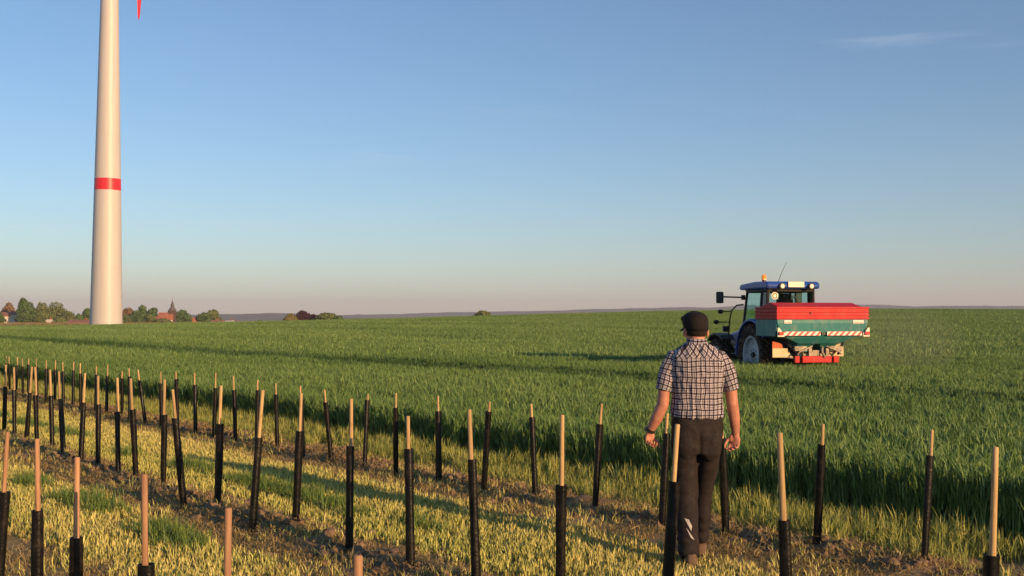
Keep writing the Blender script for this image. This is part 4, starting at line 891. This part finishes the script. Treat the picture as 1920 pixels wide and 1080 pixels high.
# ------------------------------------------------------------------ person
M_skin = paint('skin', (0.45, 0.20, 0.135), 0.5, 0.18, 16.0, 0.3, dirt=(0.42, 0.13, 0.09), dirt_amt=0.45, bump=0.25)
M_trouser = paint('trousers_dark_brown', (0.021, 0.016, 0.0155), 0.85, 0.3, 9.0, 0.2, dirt=(0.05, 0.038, 0.033), dirt_amt=0.5, bump=0.3)
M_cap = paint('cap_dark', (0.016, 0.012, 0.013), 0.85, 0.2, 14.0, 0.2, bump=0.3)
M_hair = paint('short_hair', (0.022, 0.015, 0.011), 0.8, 0.3, 60.0, 0.3, bump=0.6)
M_shoe = paint('brown_shoe', (0.13, 0.083, 0.052), 0.7, 0.2, 12.0, 0.3)
M_reflect = paint('reflective_patch', (0.42, 0.40, 0.385), 0.4, 0.04, 20.0, 0.4)
M_eye = paint('eye', (0.6, 0.58, 0.55), 0.2, 0.1, 30.0, 0.5)
M_shirt, n, b = mat_new('checked_shirt')
uv = N(n, 'ShaderNodeUVMap', uv_map='cloth'); tcs = N(n, 'ShaderNodeTexCoord'); wz = N(n, 'ShaderNodeTexNoise', ins={'Scale': 11.0, 'Detail': 2.0}); n.links.new(tcs.outputs['Object'], wz.inputs['Vector'])
ws = N(n, 'ShaderNodeVectorMath', operation='SUBTRACT'); ws.inputs[1].default_value = (0.5, 0.5, 0.5); n.links.new(wz.outputs['Color'], ws.inputs[0])
wm = N(n, 'ShaderNodeVectorMath', operation='MULTIPLY_ADD'); wm.inputs[1].default_value = (0.022, 0.022, 0); n.links.new(ws.outputs[0], wm.inputs[0]); n.links.new(uv.outputs[0], wm.inputs[2])
sp_ = N(n, 'ShaderNodeSeparateXYZ'); n.links.new(wm.outputs[0], sp_.inputs[0])
def stripes(src, period, terms, base=1.0):
    fr_ = N(n, 'ShaderNodeMath', operation='MULTIPLY', ins={1: 1.0 / period}); n.links.new(src, fr_.inputs[0])
    fc = N(n, 'ShaderNodeMath', operation='FRACT'); n.links.new(fr_.outputs[0], fc.inputs[0])
    r = N(n, 'ShaderNodeValToRGB'); r.color_ramp.interpolation = 'CONSTANT'; els = r.color_ramp.elements
    els[0].position = terms[0][0]; els[0].color = rgba(terms[0][1]); els[1].position = terms[1][0]; els[1].color = rgba(terms[1][1])
    for p, c in terms[2:]: e_ = els.new(p); e_.color = rgba(c)
    n.links.new(fc.outputs[0], r.inputs[0]); return r.outputs[0]
dk = (0.17, 0.145, 0.165); wh = (1, 1, 1); tn = (0.62, 0.50, 0.47)
a_ = stripes(sp_.outputs[0], 0.0315, [(0.0, dk), (0.33, wh), (0.47, tn), (0.55, wh), (0.70, (0.36, 0.31, 0.33)), (0.84, wh)])
c_ = stripes(sp_.outputs[1], 0.038, [(0.0, dk), (0.27, wh), (0.42, tn), (0.50, wh), (0.64, (0.40, 0.35, 0.36)), (0.76, wh)])
mm = N(n, 'ShaderNodeMix', data_type='RGBA', blend_type='MULTIPLY'); mm.inputs[0].default_value = 1; n.links.new(a_, mm.inputs[6]); n.links.new(c_, mm.inputs[7])
m3 = N(n, 'ShaderNodeMix', data_type='RGBA', blend_type='MULTIPLY'); m3.inputs[0].default_value = 1; n.links.new(mm.outputs[2], m3.inputs[6]); m3.inputs[7].default_value = (0.50, 0.485, 0.53, 1)
n.links.new(m3.outputs[2], b.inputs['Base Color']); b.inputs['Roughness'].default_value = 0.9; b.inputs['Specular IOR Level'].default_value = 0.15

MANX, MANY = 1.318, 7.63
man = empty('person', (MANX, MANY, 0.0))
tag(man, 'person in checked short-sleeved shirt and dark cap, walking away between stake rows', 'person')
def fuse(mb, name, mat, voxel, smooth_it, parent=man, post=None):
    """overlapping closed shapes become one continuous surface"""
    me = mb.mesh(name); o = bpy.data.objects.new(name, me); COL.objects.link(o)
    r_ = o.modifiers.new('fuse', 'REMESH'); r_.mode = 'VOXEL'; r_.voxel_size = voxel; r_.use_smooth_shade = True
    if smooth_it: s_ = o.modifiers.new('soft', 'SMOOTH'); s_.iterations = smooth_it; s_.factor = 0.5
    dg = bpy.context.evaluated_depsgraph_get(); m2 = bpy.data.meshes.new_from_object(o.evaluated_get(dg)); o.modifiers.clear(); o.data = m2; m2.name = name
    m2.materials.clear(); m2.materials.append(mat); o.parent = parent
    if post:
        co = np.zeros(len(m2.vertices) * 3, np.float32); m2.vertices.foreach_get('co', co); co = co.reshape(-1, 3)
        no = np.zeros(len(m2.vertices) * 3, np.float32); m2.vertices.foreach_get('normal', no); co = post(co, no.reshape(-1, 3)); m2.vertices.foreach_set('co', co.astype(np.float32).ravel()); m2.update()
    m2.polygons.foreach_set('use_smooth', [True] * len(m2.polygons))
    return o
def ering(z, cx, cy, rx, ry, n=28, p=2.3):
    out = []
    for j in range(n):
        a = 2 * math.pi * j / n; c, s = math.cos(a), math.sin(a)
        out.append(Vector((cx + rx * math.copysign(abs(c) ** (2 / p), c), cy + ry * math.copysign(abs(s) ** (2 / p), s), z)))
    return out
LA = [(-0.165, 0.0, 1.455), (-0.212, -0.005, 1.36), (-0.232, -0.01, 1.25), (-0.243, -0.01, 1.14), (-0.285, 0.015, 1.035), (-0.334, 0.05, 0.935)]
LR = [0.040, 0.045, 0.044, 0.0435, 0.043, 0.027]
RA = [(0.172, 0.0, 1.455), (0.222, -0.005, 1.36), (0.240, -0.012, 1.25), (0.252, -0.01, 1.14), (0.272, 0.02, 1.03), (0.287, 0.05, 0.925)]
RR_ = [0.040, 0.045, 0.043, 0.042, 0.040, 0.027]
LL = [(-0.090, 0.0, 0.90), (-0.082, 0.005, 0.70), (-0.076, 0.01, 0.49), (-0.072, -0.06, 0.27), (-0.068, -0.115, 0.06)]
RL = [(0.092, 0.0, 0.90), (0.086, 0.09, 0.70), (0.078, 0.18, 0.50), (0.072, 0.22, 0.27), (0.068, 0.255, 0.06)]
HR = Matrix.Rotation(R(9), 3, 'Z'); HC = Vector((-0.002, 0.015, 1.66))
def hp_(x, y, z): return HC + HR @ Vector((x, y, z))
body_ = MB()
body_.ell(hp_(0, -0.005, 0.030), (0.075, 0.095, 0.094), HR); body_.ell(hp_(0, 0.03, -0.045), (0.058, 0.070, 0.075), HR)
body_.ell(hp_(0, 0.098, -0.022), (0.013, 0.024, 0.024), HR, 10, 8); body_.ell(hp_(0, 0.092, -0.068), (0.026, 0.012, 0.008), HR, 10, 6); body_.ell(hp_(0, 0.088, -0.062), (0.024, 0.012, 0.006), HR, 10, 6); body_.ell(hp_(0, 0.080, -0.105), (0.022, 0.02, 0.018), HR, 10, 6)
body_.ell(hp_(0, 0.082, 0.022), (0.05, 0.018, 0.010), HR, 12, 6)
for s_ in (-1, 1):
    body_.ell(hp_(s_ * 0.083, -0.012, -0.012), (0.012, 0.020, 0.034), HR @ Matrix.Rotation(R(-22 * s_), 3, 'Z'), 12, 8)
body_.tube([(0, -0.012, 1.48), (0, -0.008, 1.56), (-0.002, 0.005, 1.66)], [(0.075, 0.07), (0.062, 0.062), (0.058, 0.062)], 20)
body_.rings([ering(0.86, 0.0, 0, 0.155, 0.105), ering(1.0, 0.0, 0, 0.155, 0.10), ering(1.2, 0, 0, 0.15, 0.095), ering(1.38, 0, 0, 0.165, 0.10), ering(1.47, 0, 0, 0.16, 0.09), ering(1.53, 0, -0.01, 0.08, 0.06)])
for path, rad in ((LA, LR), (RA, RR_)): body_.tube(path, rad, 18)
for path in (LL, RL): body_.tube(path, [0.075, 0.068, 0.05, 0.048, 0.038], 16); 
def hand(m, W, d, p, s, curl, L=0.175):
    """palm, four unequal fingers bending at the knuckles, thumb leaving the side of the palm"""
    W = Vector(W); d = Vector(d).normalized(); p = (Vector(p) - Vector(p).dot(d) * d).normalized(); s = (Vector(s) - Vector(s).dot(d) * d - Vector(s).dot(p) * p).normalized()
    rot = Matrix((s, p, d)).transposed()
    m.ell(W + d * 0.012, (0.029, 0.024, 0.035), rot, 14, 8)
    m.ell(W + d * 0.050, (0.041, 0.017, 0.050), rot, 18, 10)
    m.ell(W + d * 0.072, (0.041, 0.015, 0.024), rot, 18, 8)
    m.ell(W + d * 0.034 + s * 0.026 + p * 0.012, (0.017, 0.016, 0.030), rot, 12, 8)
    for i, (off, ln) in enumerate(((0.031, 0.92), (0.0105, 1.0), (-0.010, 0.95), (-0.030, 0.77))):
        q = W + d * (0.084 - 0.006 * abs(i - 1)) + s * off; a = 0.25; pts = [q - d * 0.012, q]; c_ = curl * (0.9 + 0.08 * i)
        for seg, k in ((0.043, 0.9), (0.027, 1.25), (0.021, 0.7)):
            a += c_ * k; q = q + (d * math.cos(a) + p * math.sin(a)) * seg * ln; pts.append(q)
        m.tube(pts, [0.0088, 0.0092, 0.0088, 0.0080, 0.0062], 10, ref=tuple(s))
    q = W + d * 0.030 + s * 0.030 + p * 0.010
    m.tube([q, q + (d * 0.75 + s * 0.55 + p * 0.35) * 0.034, q + (d * 0.95 + s * 0.40 + p * 0.55) * 0.060, q + (d * 1.0 + s * 0.2 + p * 0.75) * 0.078], [0.0125, 0.011, 0.0100, 0.0070], 10, ref=tuple(p))
hand(body_, LA[-1], (-0.03, 0.05, -1), (0.72, -0.69, 0), (0.69, 0.72, 0), 0.95)
hand(body_, RA[-1], (-0.10, 0.05, -1), (-0.55, -0.83, 0), (-0.83, 0.55, 0), 0.55)
skin = fuse(body_, 'body', M_skin, 0.0042, 2)
for s_ in (-1, 1):
    ey = MB(); ey.ell(hp_(s_ * 0.031, 0.085, 0.005), (0.013, 0.010, 0.008), HR, 10, 8); ey.build('eye', M_eye, man, True)
    fo = MB(); yb = LL[-1][1] if s_ < 0 else RL[-1][1]; xb = LL[-1][0] if s_ < 0 else RL[-1][0]
    sr = []
    for yy, hw_, h0, h1 in ((-0.095, 0.026, 0.0, 0.06), (-0.08, 0.036, 0.0, 0.10), (-0.03, 0.040, 0.0, 0.12), (0.03, 0.041, 0.0, 0.105), (0.10, 0.047, 0.0, 0.075), (0.16, 0.046, 0.0, 0.060), (0.195, 0.034, 0.004, 0.042), (0.21, 0.018, 0.008, 0.028)):
        sr.append([Vector((xb + s_ * 0.01 * max(0, yy) * 8 + hw_ * math.copysign(abs(math.cos(a)) ** 0.7, math.cos(a)), yb + yy + 0.02, 0.018 + (h0 + h1) / 2 + (h1 - h0) / 2 * math.copysign(abs(math.sin(a)) ** 0.7, math.sin(a)))) for a in np.linspace(0, 2 * math.pi, 16, endpoint=False)])
    fo.rings(sr); sh = fo.build('shoe', M_shoe, man, True, angle=60)
    so = MB(); so.rings([[Vector((v.x, v.y, (0.0 if k_ == 0 else 0.028))) for v in [Vector((xb + wd_ * sx2, yb + yy + 0.02, 0)) for yy, wd_, sx2 in ((-0.10, 0.024, -1), (-0.085, 0.038, -1), (0.0, 0.042, -1), (0.11, 0.050, -1), (0.17, 0.046, -1), (0.215, 0.02, -1), (0.215, 0.02, 1), (0.17, 0.046, 1), (0.11, 0.050, 1), (0.0, 0.042, 1), (-0.085, 0.038, 1), (-0.10, 0.024, 1))]] for k_ in (0, 1)]); so.build('sole', M_black, sh)
# trousers
tr = MB()
tr.rings([ering(1.075, 0.003, 0, 0.176, 0.112), ering(1.0, 0.003, 0, 0.183, 0.128), ering(0.92, 0.002, -0.004, 0.183, 0.136), ering(0.84, 0, 0, 0.176, 0.13), ering(0.79, 0, 0, 0.165, 0.115)])
tr.ell((-0.075, -0.062, 0.885), (0.09, 0.075, 0.15)); tr.ell((0.082, -0.058, 0.885), (0.09, 0.075, 0.15))
tr.tube([LL[0], LL[1], LL[2], LL[3], (-0.070, -0.09, 0.12), (-0.069, -0.103, 0.075)], [(0.095, 0.105), (0.091, 0.098), (0.088, 0.088), (0.082, 0.085), (0.078, 0.084), (0.070, 0.088)], 24)
tr.tube([RL[0], RL[1], RL[2], RL[3], (0.069, 0.235, 0.16), (0.068, 0.243, 0.115)], [(0.092, 0.105), (0.084, 0.095), (0.070, 0.082), (0.061, 0.078), (0.058, 0.076), (0.055, 0.078)], 24)
def folds(co, no):
    f = 0.006 * (vnoise(co[:, 0] * 14 + co[:, 1] * 9, co[:, 2] * 20, 3) - 0.5) + 0.010 * (vnoise(co[:, 0] * 7, co[:, 2] * 11 + co[:, 0] * 6, 5) - 0.5) * (co[:, 2] < 0.95)
    low = smooth(0.35, 0.08, co[:, 2]); f = f + 0.012 * low * np.sin(co[:, 2] * 75 + 3 * np.sin(co[:, 0] * 20)) * 0.5
    crot = np.exp(-((co[:, 0] - 0.0) / 0.016) ** 2) * smooth(0.98, 0.88, co[:, 2]) * (co[:, 1] < 0)
    return co + no * (f - 0.012 * crot)[:, None]
trousers = fuse(tr, 'trousers', M_trouser, 0.007, 8, post=folds)
# shirt
shm = MB()
shm.rings([ering(1.048, 0.002, 0, 0.186, 0.126), ering(1.075, 0.002, 0, 0.187, 0.128), ering(1.16, 0.002, -0.003, 0.180, 0.124), ering(1.26, 0.002, -0.006, 0.180, 0.128), ering(1.36, 0.002, -0.010, 0.188, 0.132), ering(1.43, 0.002, -0.012, 0.196, 0.128),
           ering(1.485, 0.002, -0.014, 0.190, 0.112, p=2.6), ering(1.525, 0.002, -0.014, 0.160, 0.092), ering(1.553, 0, -0.012, 0.118, 0.078), ering(1.575, 0, -0.010, 0.078, 0.070)])
for path, s_ in ((LA, -1), (RA, 1)):
    p0, p1, p2 = [Vector(q) for q in path[:3]]; e_ = p2 + (Vector(path[2]) - Vector(path[1])).normalized() * 0.015
    shm.tube([p0 + Vector((-s_ * 0.07, 0, 0.01)), p0 + Vector((-s_ * 0.01, -0.004, 0.002)), p0.lerp(p1, 0.5), p1, e_ + Vector((s_ * 0.003, 0, 0))], [0.070, 0.071, 0.066, 0.061, 0.062 if s_ < 0 else 0.056], 22)
def wr(co, no):
    ths = np.arctan2(co[:, 0], -co[:, 1])
    f = 0.010 * (vnoise(ths * 5, co[:, 2] * 6, 13) - 0.5) + 0.010 * (vnoise(ths * 6 + co[:, 2] * 9, co[:, 2] * 16, 15) - 0.5)
    f = f + 0.012 * smooth(1.22, 1.06, co[:, 2]) * (vnoise(ths * 8, co[:, 2] * 5, 17) - 0.35)
    return co + no * f[:, None]
shirt = fuse(shm, 'shirt', M_shirt, 0.006, 3, post=wr)
def cloth_uv(o):
    me = o.data; uvl = me.uv_layers.new(name='cloth'); nv = len(me.vertices)
    co = np.zeros(nv * 3, np.float32); me.vertices.foreach_get('co', co); co = co.reshape(-1, 3)
    li = np.zeros(len(me.loops), np.int32); me.loops.foreach_get('vertex_index', li)
    lt = np.zeros(len(me.polygons), np.int32); me.polygons.foreach_get('loop_total', lt)
    cen = np.zeros(len(me.polygons) * 3, np.float32); me.polygons.foreach_get('center', cen); cen = cen.reshape(-1, 3)
    pc_ = np.repeat(cen, lt, 0); C = co[li]
    u = np.arctan2(C[:, 0], -C[:, 1]) * 0.155; v = C[:, 2].copy()
    flatb = np.clip(np.abs(C[:, 0]), 0, 0.12); u = np.where(np.abs(C[:, 0]) < 0.15, C[:, 0] * 1.0, np.sign(C[:, 0]) * (0.15 + (np.abs(u) - 0.15 * 0.9)))
    yoke = (pc_[:, 2] > 1.478 + 0.02 * np.abs(pc_[:, 0]) / 0.2 * -1)
    yu = (C[:, 0] + (C[:, 2] - 0.6 * C[:, 1])) * 0.72; yv = (C[:, 0] - (C[:, 2] - 0.6 * C[:, 1])) * 0.72
    u2 = np.where(yoke, yu, u); v2 = np.where(yoke, yv, v)
    for path, s_ in ((LA, -1), (RA, 1)):
        a0 = np.array(path[0]); a1 = np.array(path[2]); ax = (a1 - a0) / np.linalg.norm(a1 - a0)
        r_ = C - a0; al = r_ @ ax; pe = r_ - al[:, None] * ax
        cut = (pc_[:, 0] * s_ > 0.172 + 0.09 * np.clip(1.49 - pc_[:, 2], 0, 0.1) - 0.0) 
        th = np.arctan2(pe[:, 0], -pe[:, 1]) * 0.062
        u2 = np.where(cut, th, u2); v2 = np.where(cut, al, v2)
    uvl.data.foreach_set('uv', np.stack([u2, v2], 1).astype(np.float32).ravel())
cloth_uv(shirt)
co_ = MB(); co_.rings([ering(1.560, 0, -0.010, 0.080, 0.074), ering(1.585, 0, -0.010, 0.074, 0.068), ering(1.606, 0, -0.006, 0.068, 0.064), ering(1.600, 0, -0.006, 0.063, 0.059), ering(1.56, 0, -0.01, 0.066, 0.06)], cap=False)
collar = co_.build('collar', M_shirt, man, True, angle=70); collar.data.uv_layers.new(name='cloth')
for lp in collar.data.loops:
    v = collar.data.vertices[lp.vertex_index].co; collar.data.uv_layers['cloth'].data[lp.index].uv = (math.atan2(v.x, -v.y) * 0.075 + 0.01, v.z + 0.012)
# cap and hair
hm_ = MB()
hm_.rings([[hp_(r1 * math.cos(a), -0.012 + r2 * math.sin(a), z) for a in np.linspace(0, 2 * math.pi, 28, endpoint=False)] for z, r1, r2 in ((-0.045, 0.052, 0.06), (-0.03, 0.066, 0.080), (-0.01, 0.0775, 0.094), (0.03, 0.0815, 0.100), (0.06, 0.080, 0.098))])
ha = hm_.build('hair', M_hair, man, True)
import bmesh
bm = bmesh.new(); bm.from_mesh(ha.data)
bmesh.ops.delete(bm, geom=[v for v in bm.verts if (HR.transposed() @ (v.co - HC)).y > 0.035], context='VERTS'); bm.to_mesh(ha.data); bm.free()
cp = MB()
cp.rings([[hp_(r1 * math.cos(a) - 0.004 * (z > 0.03), -0.008 + r2 * math.sin(a) + (0.010 if math.sin(a) > 0 else 0) , z + 0.006 * math.sin(a)) for a in np.linspace(0, 2 * math.pi, 32, endpoint=False)] for z, r1, r2 in ((0.005, 0.083, 0.103), (0.025, 0.0855, 0.106), (0.055, 0.0885, 0.110), (0.085, 0.0875, 0.108), (0.110, 0.078, 0.096), (0.127, 0.058, 0.072), (0.137, 0.033, 0.040), (0.140, 0.008, 0.010))])
cap_ = cp.build('cap', M_cap, man, True)
bi = MB(); rows_ = []
for k_, (rr_, zz) in enumerate(((0.100, 0.028), (0.125, 0.030), (0.150, 0.027), (0.165, 0.020), (0.165, 0.014), (0.150, 0.020), (0.125, 0.023), (0.100, 0.020))):
    rows_.append([hp_(math.cos(a) * rr_ * 0.62 * (1.0 if rr_ < 0.13 else 0.93), 0.02 + math.sin(a) * rr_ * 0.98, zz - 0.020 * math.cos(a) ** 2) for a in np.linspace(R(12), R(168), 15)])
v_ = [p for r in rows_ for p in r]; nn = 15; f_ = []
for i in range(len(rows_)):
    for j in range(nn - 1): k2 = (i + 1) % len(rows_); f_.append((i * nn + j, i * nn + j + 1, k2 * nn + j + 1, k2 * nn + j))
bi.add(v_, f_); bi.build('cap_peak', M_cap, cap_, True)
# puffed front-left panel of the cap
pf = MB(); pf.ell((-0.078, 0.035, 1.748), (0.022, 0.06, 0.022), HR, 14, 8); pf.build('cap_panel', M_cap, cap_, True)
# wristwatch
wt = MB(); Wp = Vector(LA[-1]).lerp(Vector(LA[-2]), 0.16); dv = (Vector(LA[-1]) - Vector(LA[-2])).normalized()
wt.tube([Wp - dv * 0.010, Wp + dv * 0.010], [0.0365, 0.0355], 20); wo_ = wt.build('wristwatch', M_black, man, True, angle=40)
wt = MB(); wt.box(Wp + Vector((-0.034, 0.012, 0.004)), (0.012, 0.03, 0.03)); wt.build('watch_case', M_steel, wo_, bevel=0.003)
# reflective patches lying on the trouser cloth
from mathutils.bvhtree import BVHTree
dgx = bpy.context.evaluated_depsgraph_get(); bvh = BVHTree.FromPolygons([v.co.copy() for v in trousers.data.vertices], [tuple(p.vertices) for p in trousers.data.polygons])
def patch(poly, side):
    m = MB(); g = []; 
    (x0, z0), (x1, z1), (x2, z2), (x3, z3) = poly; nu, nv = 4, 8
    for i in range(nv + 1):
        for j in range(nu + 1):
            a, c = j / nu, i / nv
            px_ = (x0 * (1 - a) + x1 * a) * (1 - c) + (x3 * (1 - a) + x2 * a) * c; pz_ = (z0 * (1 - a) + z1 * a) * (1 - c) + (z3 * (1 - a) + z2 * a) * c
            org, dr_ = ((Vector((px_, -1, pz_)), Vector((0, 1, 0))) if side == 'y' else (Vector((1, px_, pz_)), Vector((-1, 0, 0))))
            h = bvh.ray_cast(org, dr_); g.append((h[0] if h[0] is not None else org + dr_) - dr_ * 0.003)
    fs = [(i * (nu + 1) + j, i * (nu + 1) + j + 1, (i + 1) * (nu + 1) + j + 1, (i + 1) * (nu + 1) + j) for i in range(nv) for j in range(nu)]
    m.add(g, fs); return m.build('reflective_patch', M_reflect, man, True)
patch([(-0.112, 0.352), (-0.082, 0.345), (-0.062, 0.300), (-0.068, 0.268)], 'y')
patch([(-0.104, 0.290), (-0.088, 0.272), (-0.046, 0.205), (-0.074, 0.226)], 'y')
patch([(0.18, 0.44), (0.215, 0.44), (0.225, 0.33), (0.19, 0.33)], 'x')
#@@NEXT
# ------------------------------------------------------------------ haze
hz = MB(); hz.box((0, 3500, 67), (24000, 17000, 270))
hm = bpy.data.materials.new('evening_air'); hm.use_nodes = True; hm.node_tree.nodes.clear()
ho = hm.node_tree.nodes.new('ShaderNodeOutputMaterial'); pv_ = hm.node_tree.nodes.new('ShaderNodeVolumePrincipled')
pv_.inputs['Color'].default_value = (0.80, 0.85, 1.0, 1); pv_.inputs['Density'].default_value = 1.5e-4; pv_.inputs['Anisotropy'].default_value = 0.0
hm.node_tree.links.new(pv_.outputs[0], ho.inputs['Volume'])
dm_ = bpy.data.materials.new('fertiliser_dust'); dm_.use_nodes = True; dm_.node_tree.nodes.clear()
do_ = dm_.node_tree.nodes.new('ShaderNodeOutputMaterial'); dv_ = dm_.node_tree.nodes.new('ShaderNodeVolumePrincipled'); dm_.node_tree.links.new(dv_.outputs[0], do_.inputs['Volume'])
dv_.inputs['Color'].default_value = (0.9, 0.88, 0.85, 1); dv_.inputs['Density'].default_value = 0.022
dc = MB(); dc.ell((SPX + 1.9, SPY + 0.2, 1.15), (1.7, 1.6, 0.95), None, 24, 14); dco = dc.build('dust_cloud', dm_); tag(dco, 'faint fertiliser dust drifting off the right side of the spreader', 'dust', kind='stuff')
haze = hz.build('haze', hm); tag(haze, 'thin evening haze lying over the fields and far hills', 'haze', kind='stuff')
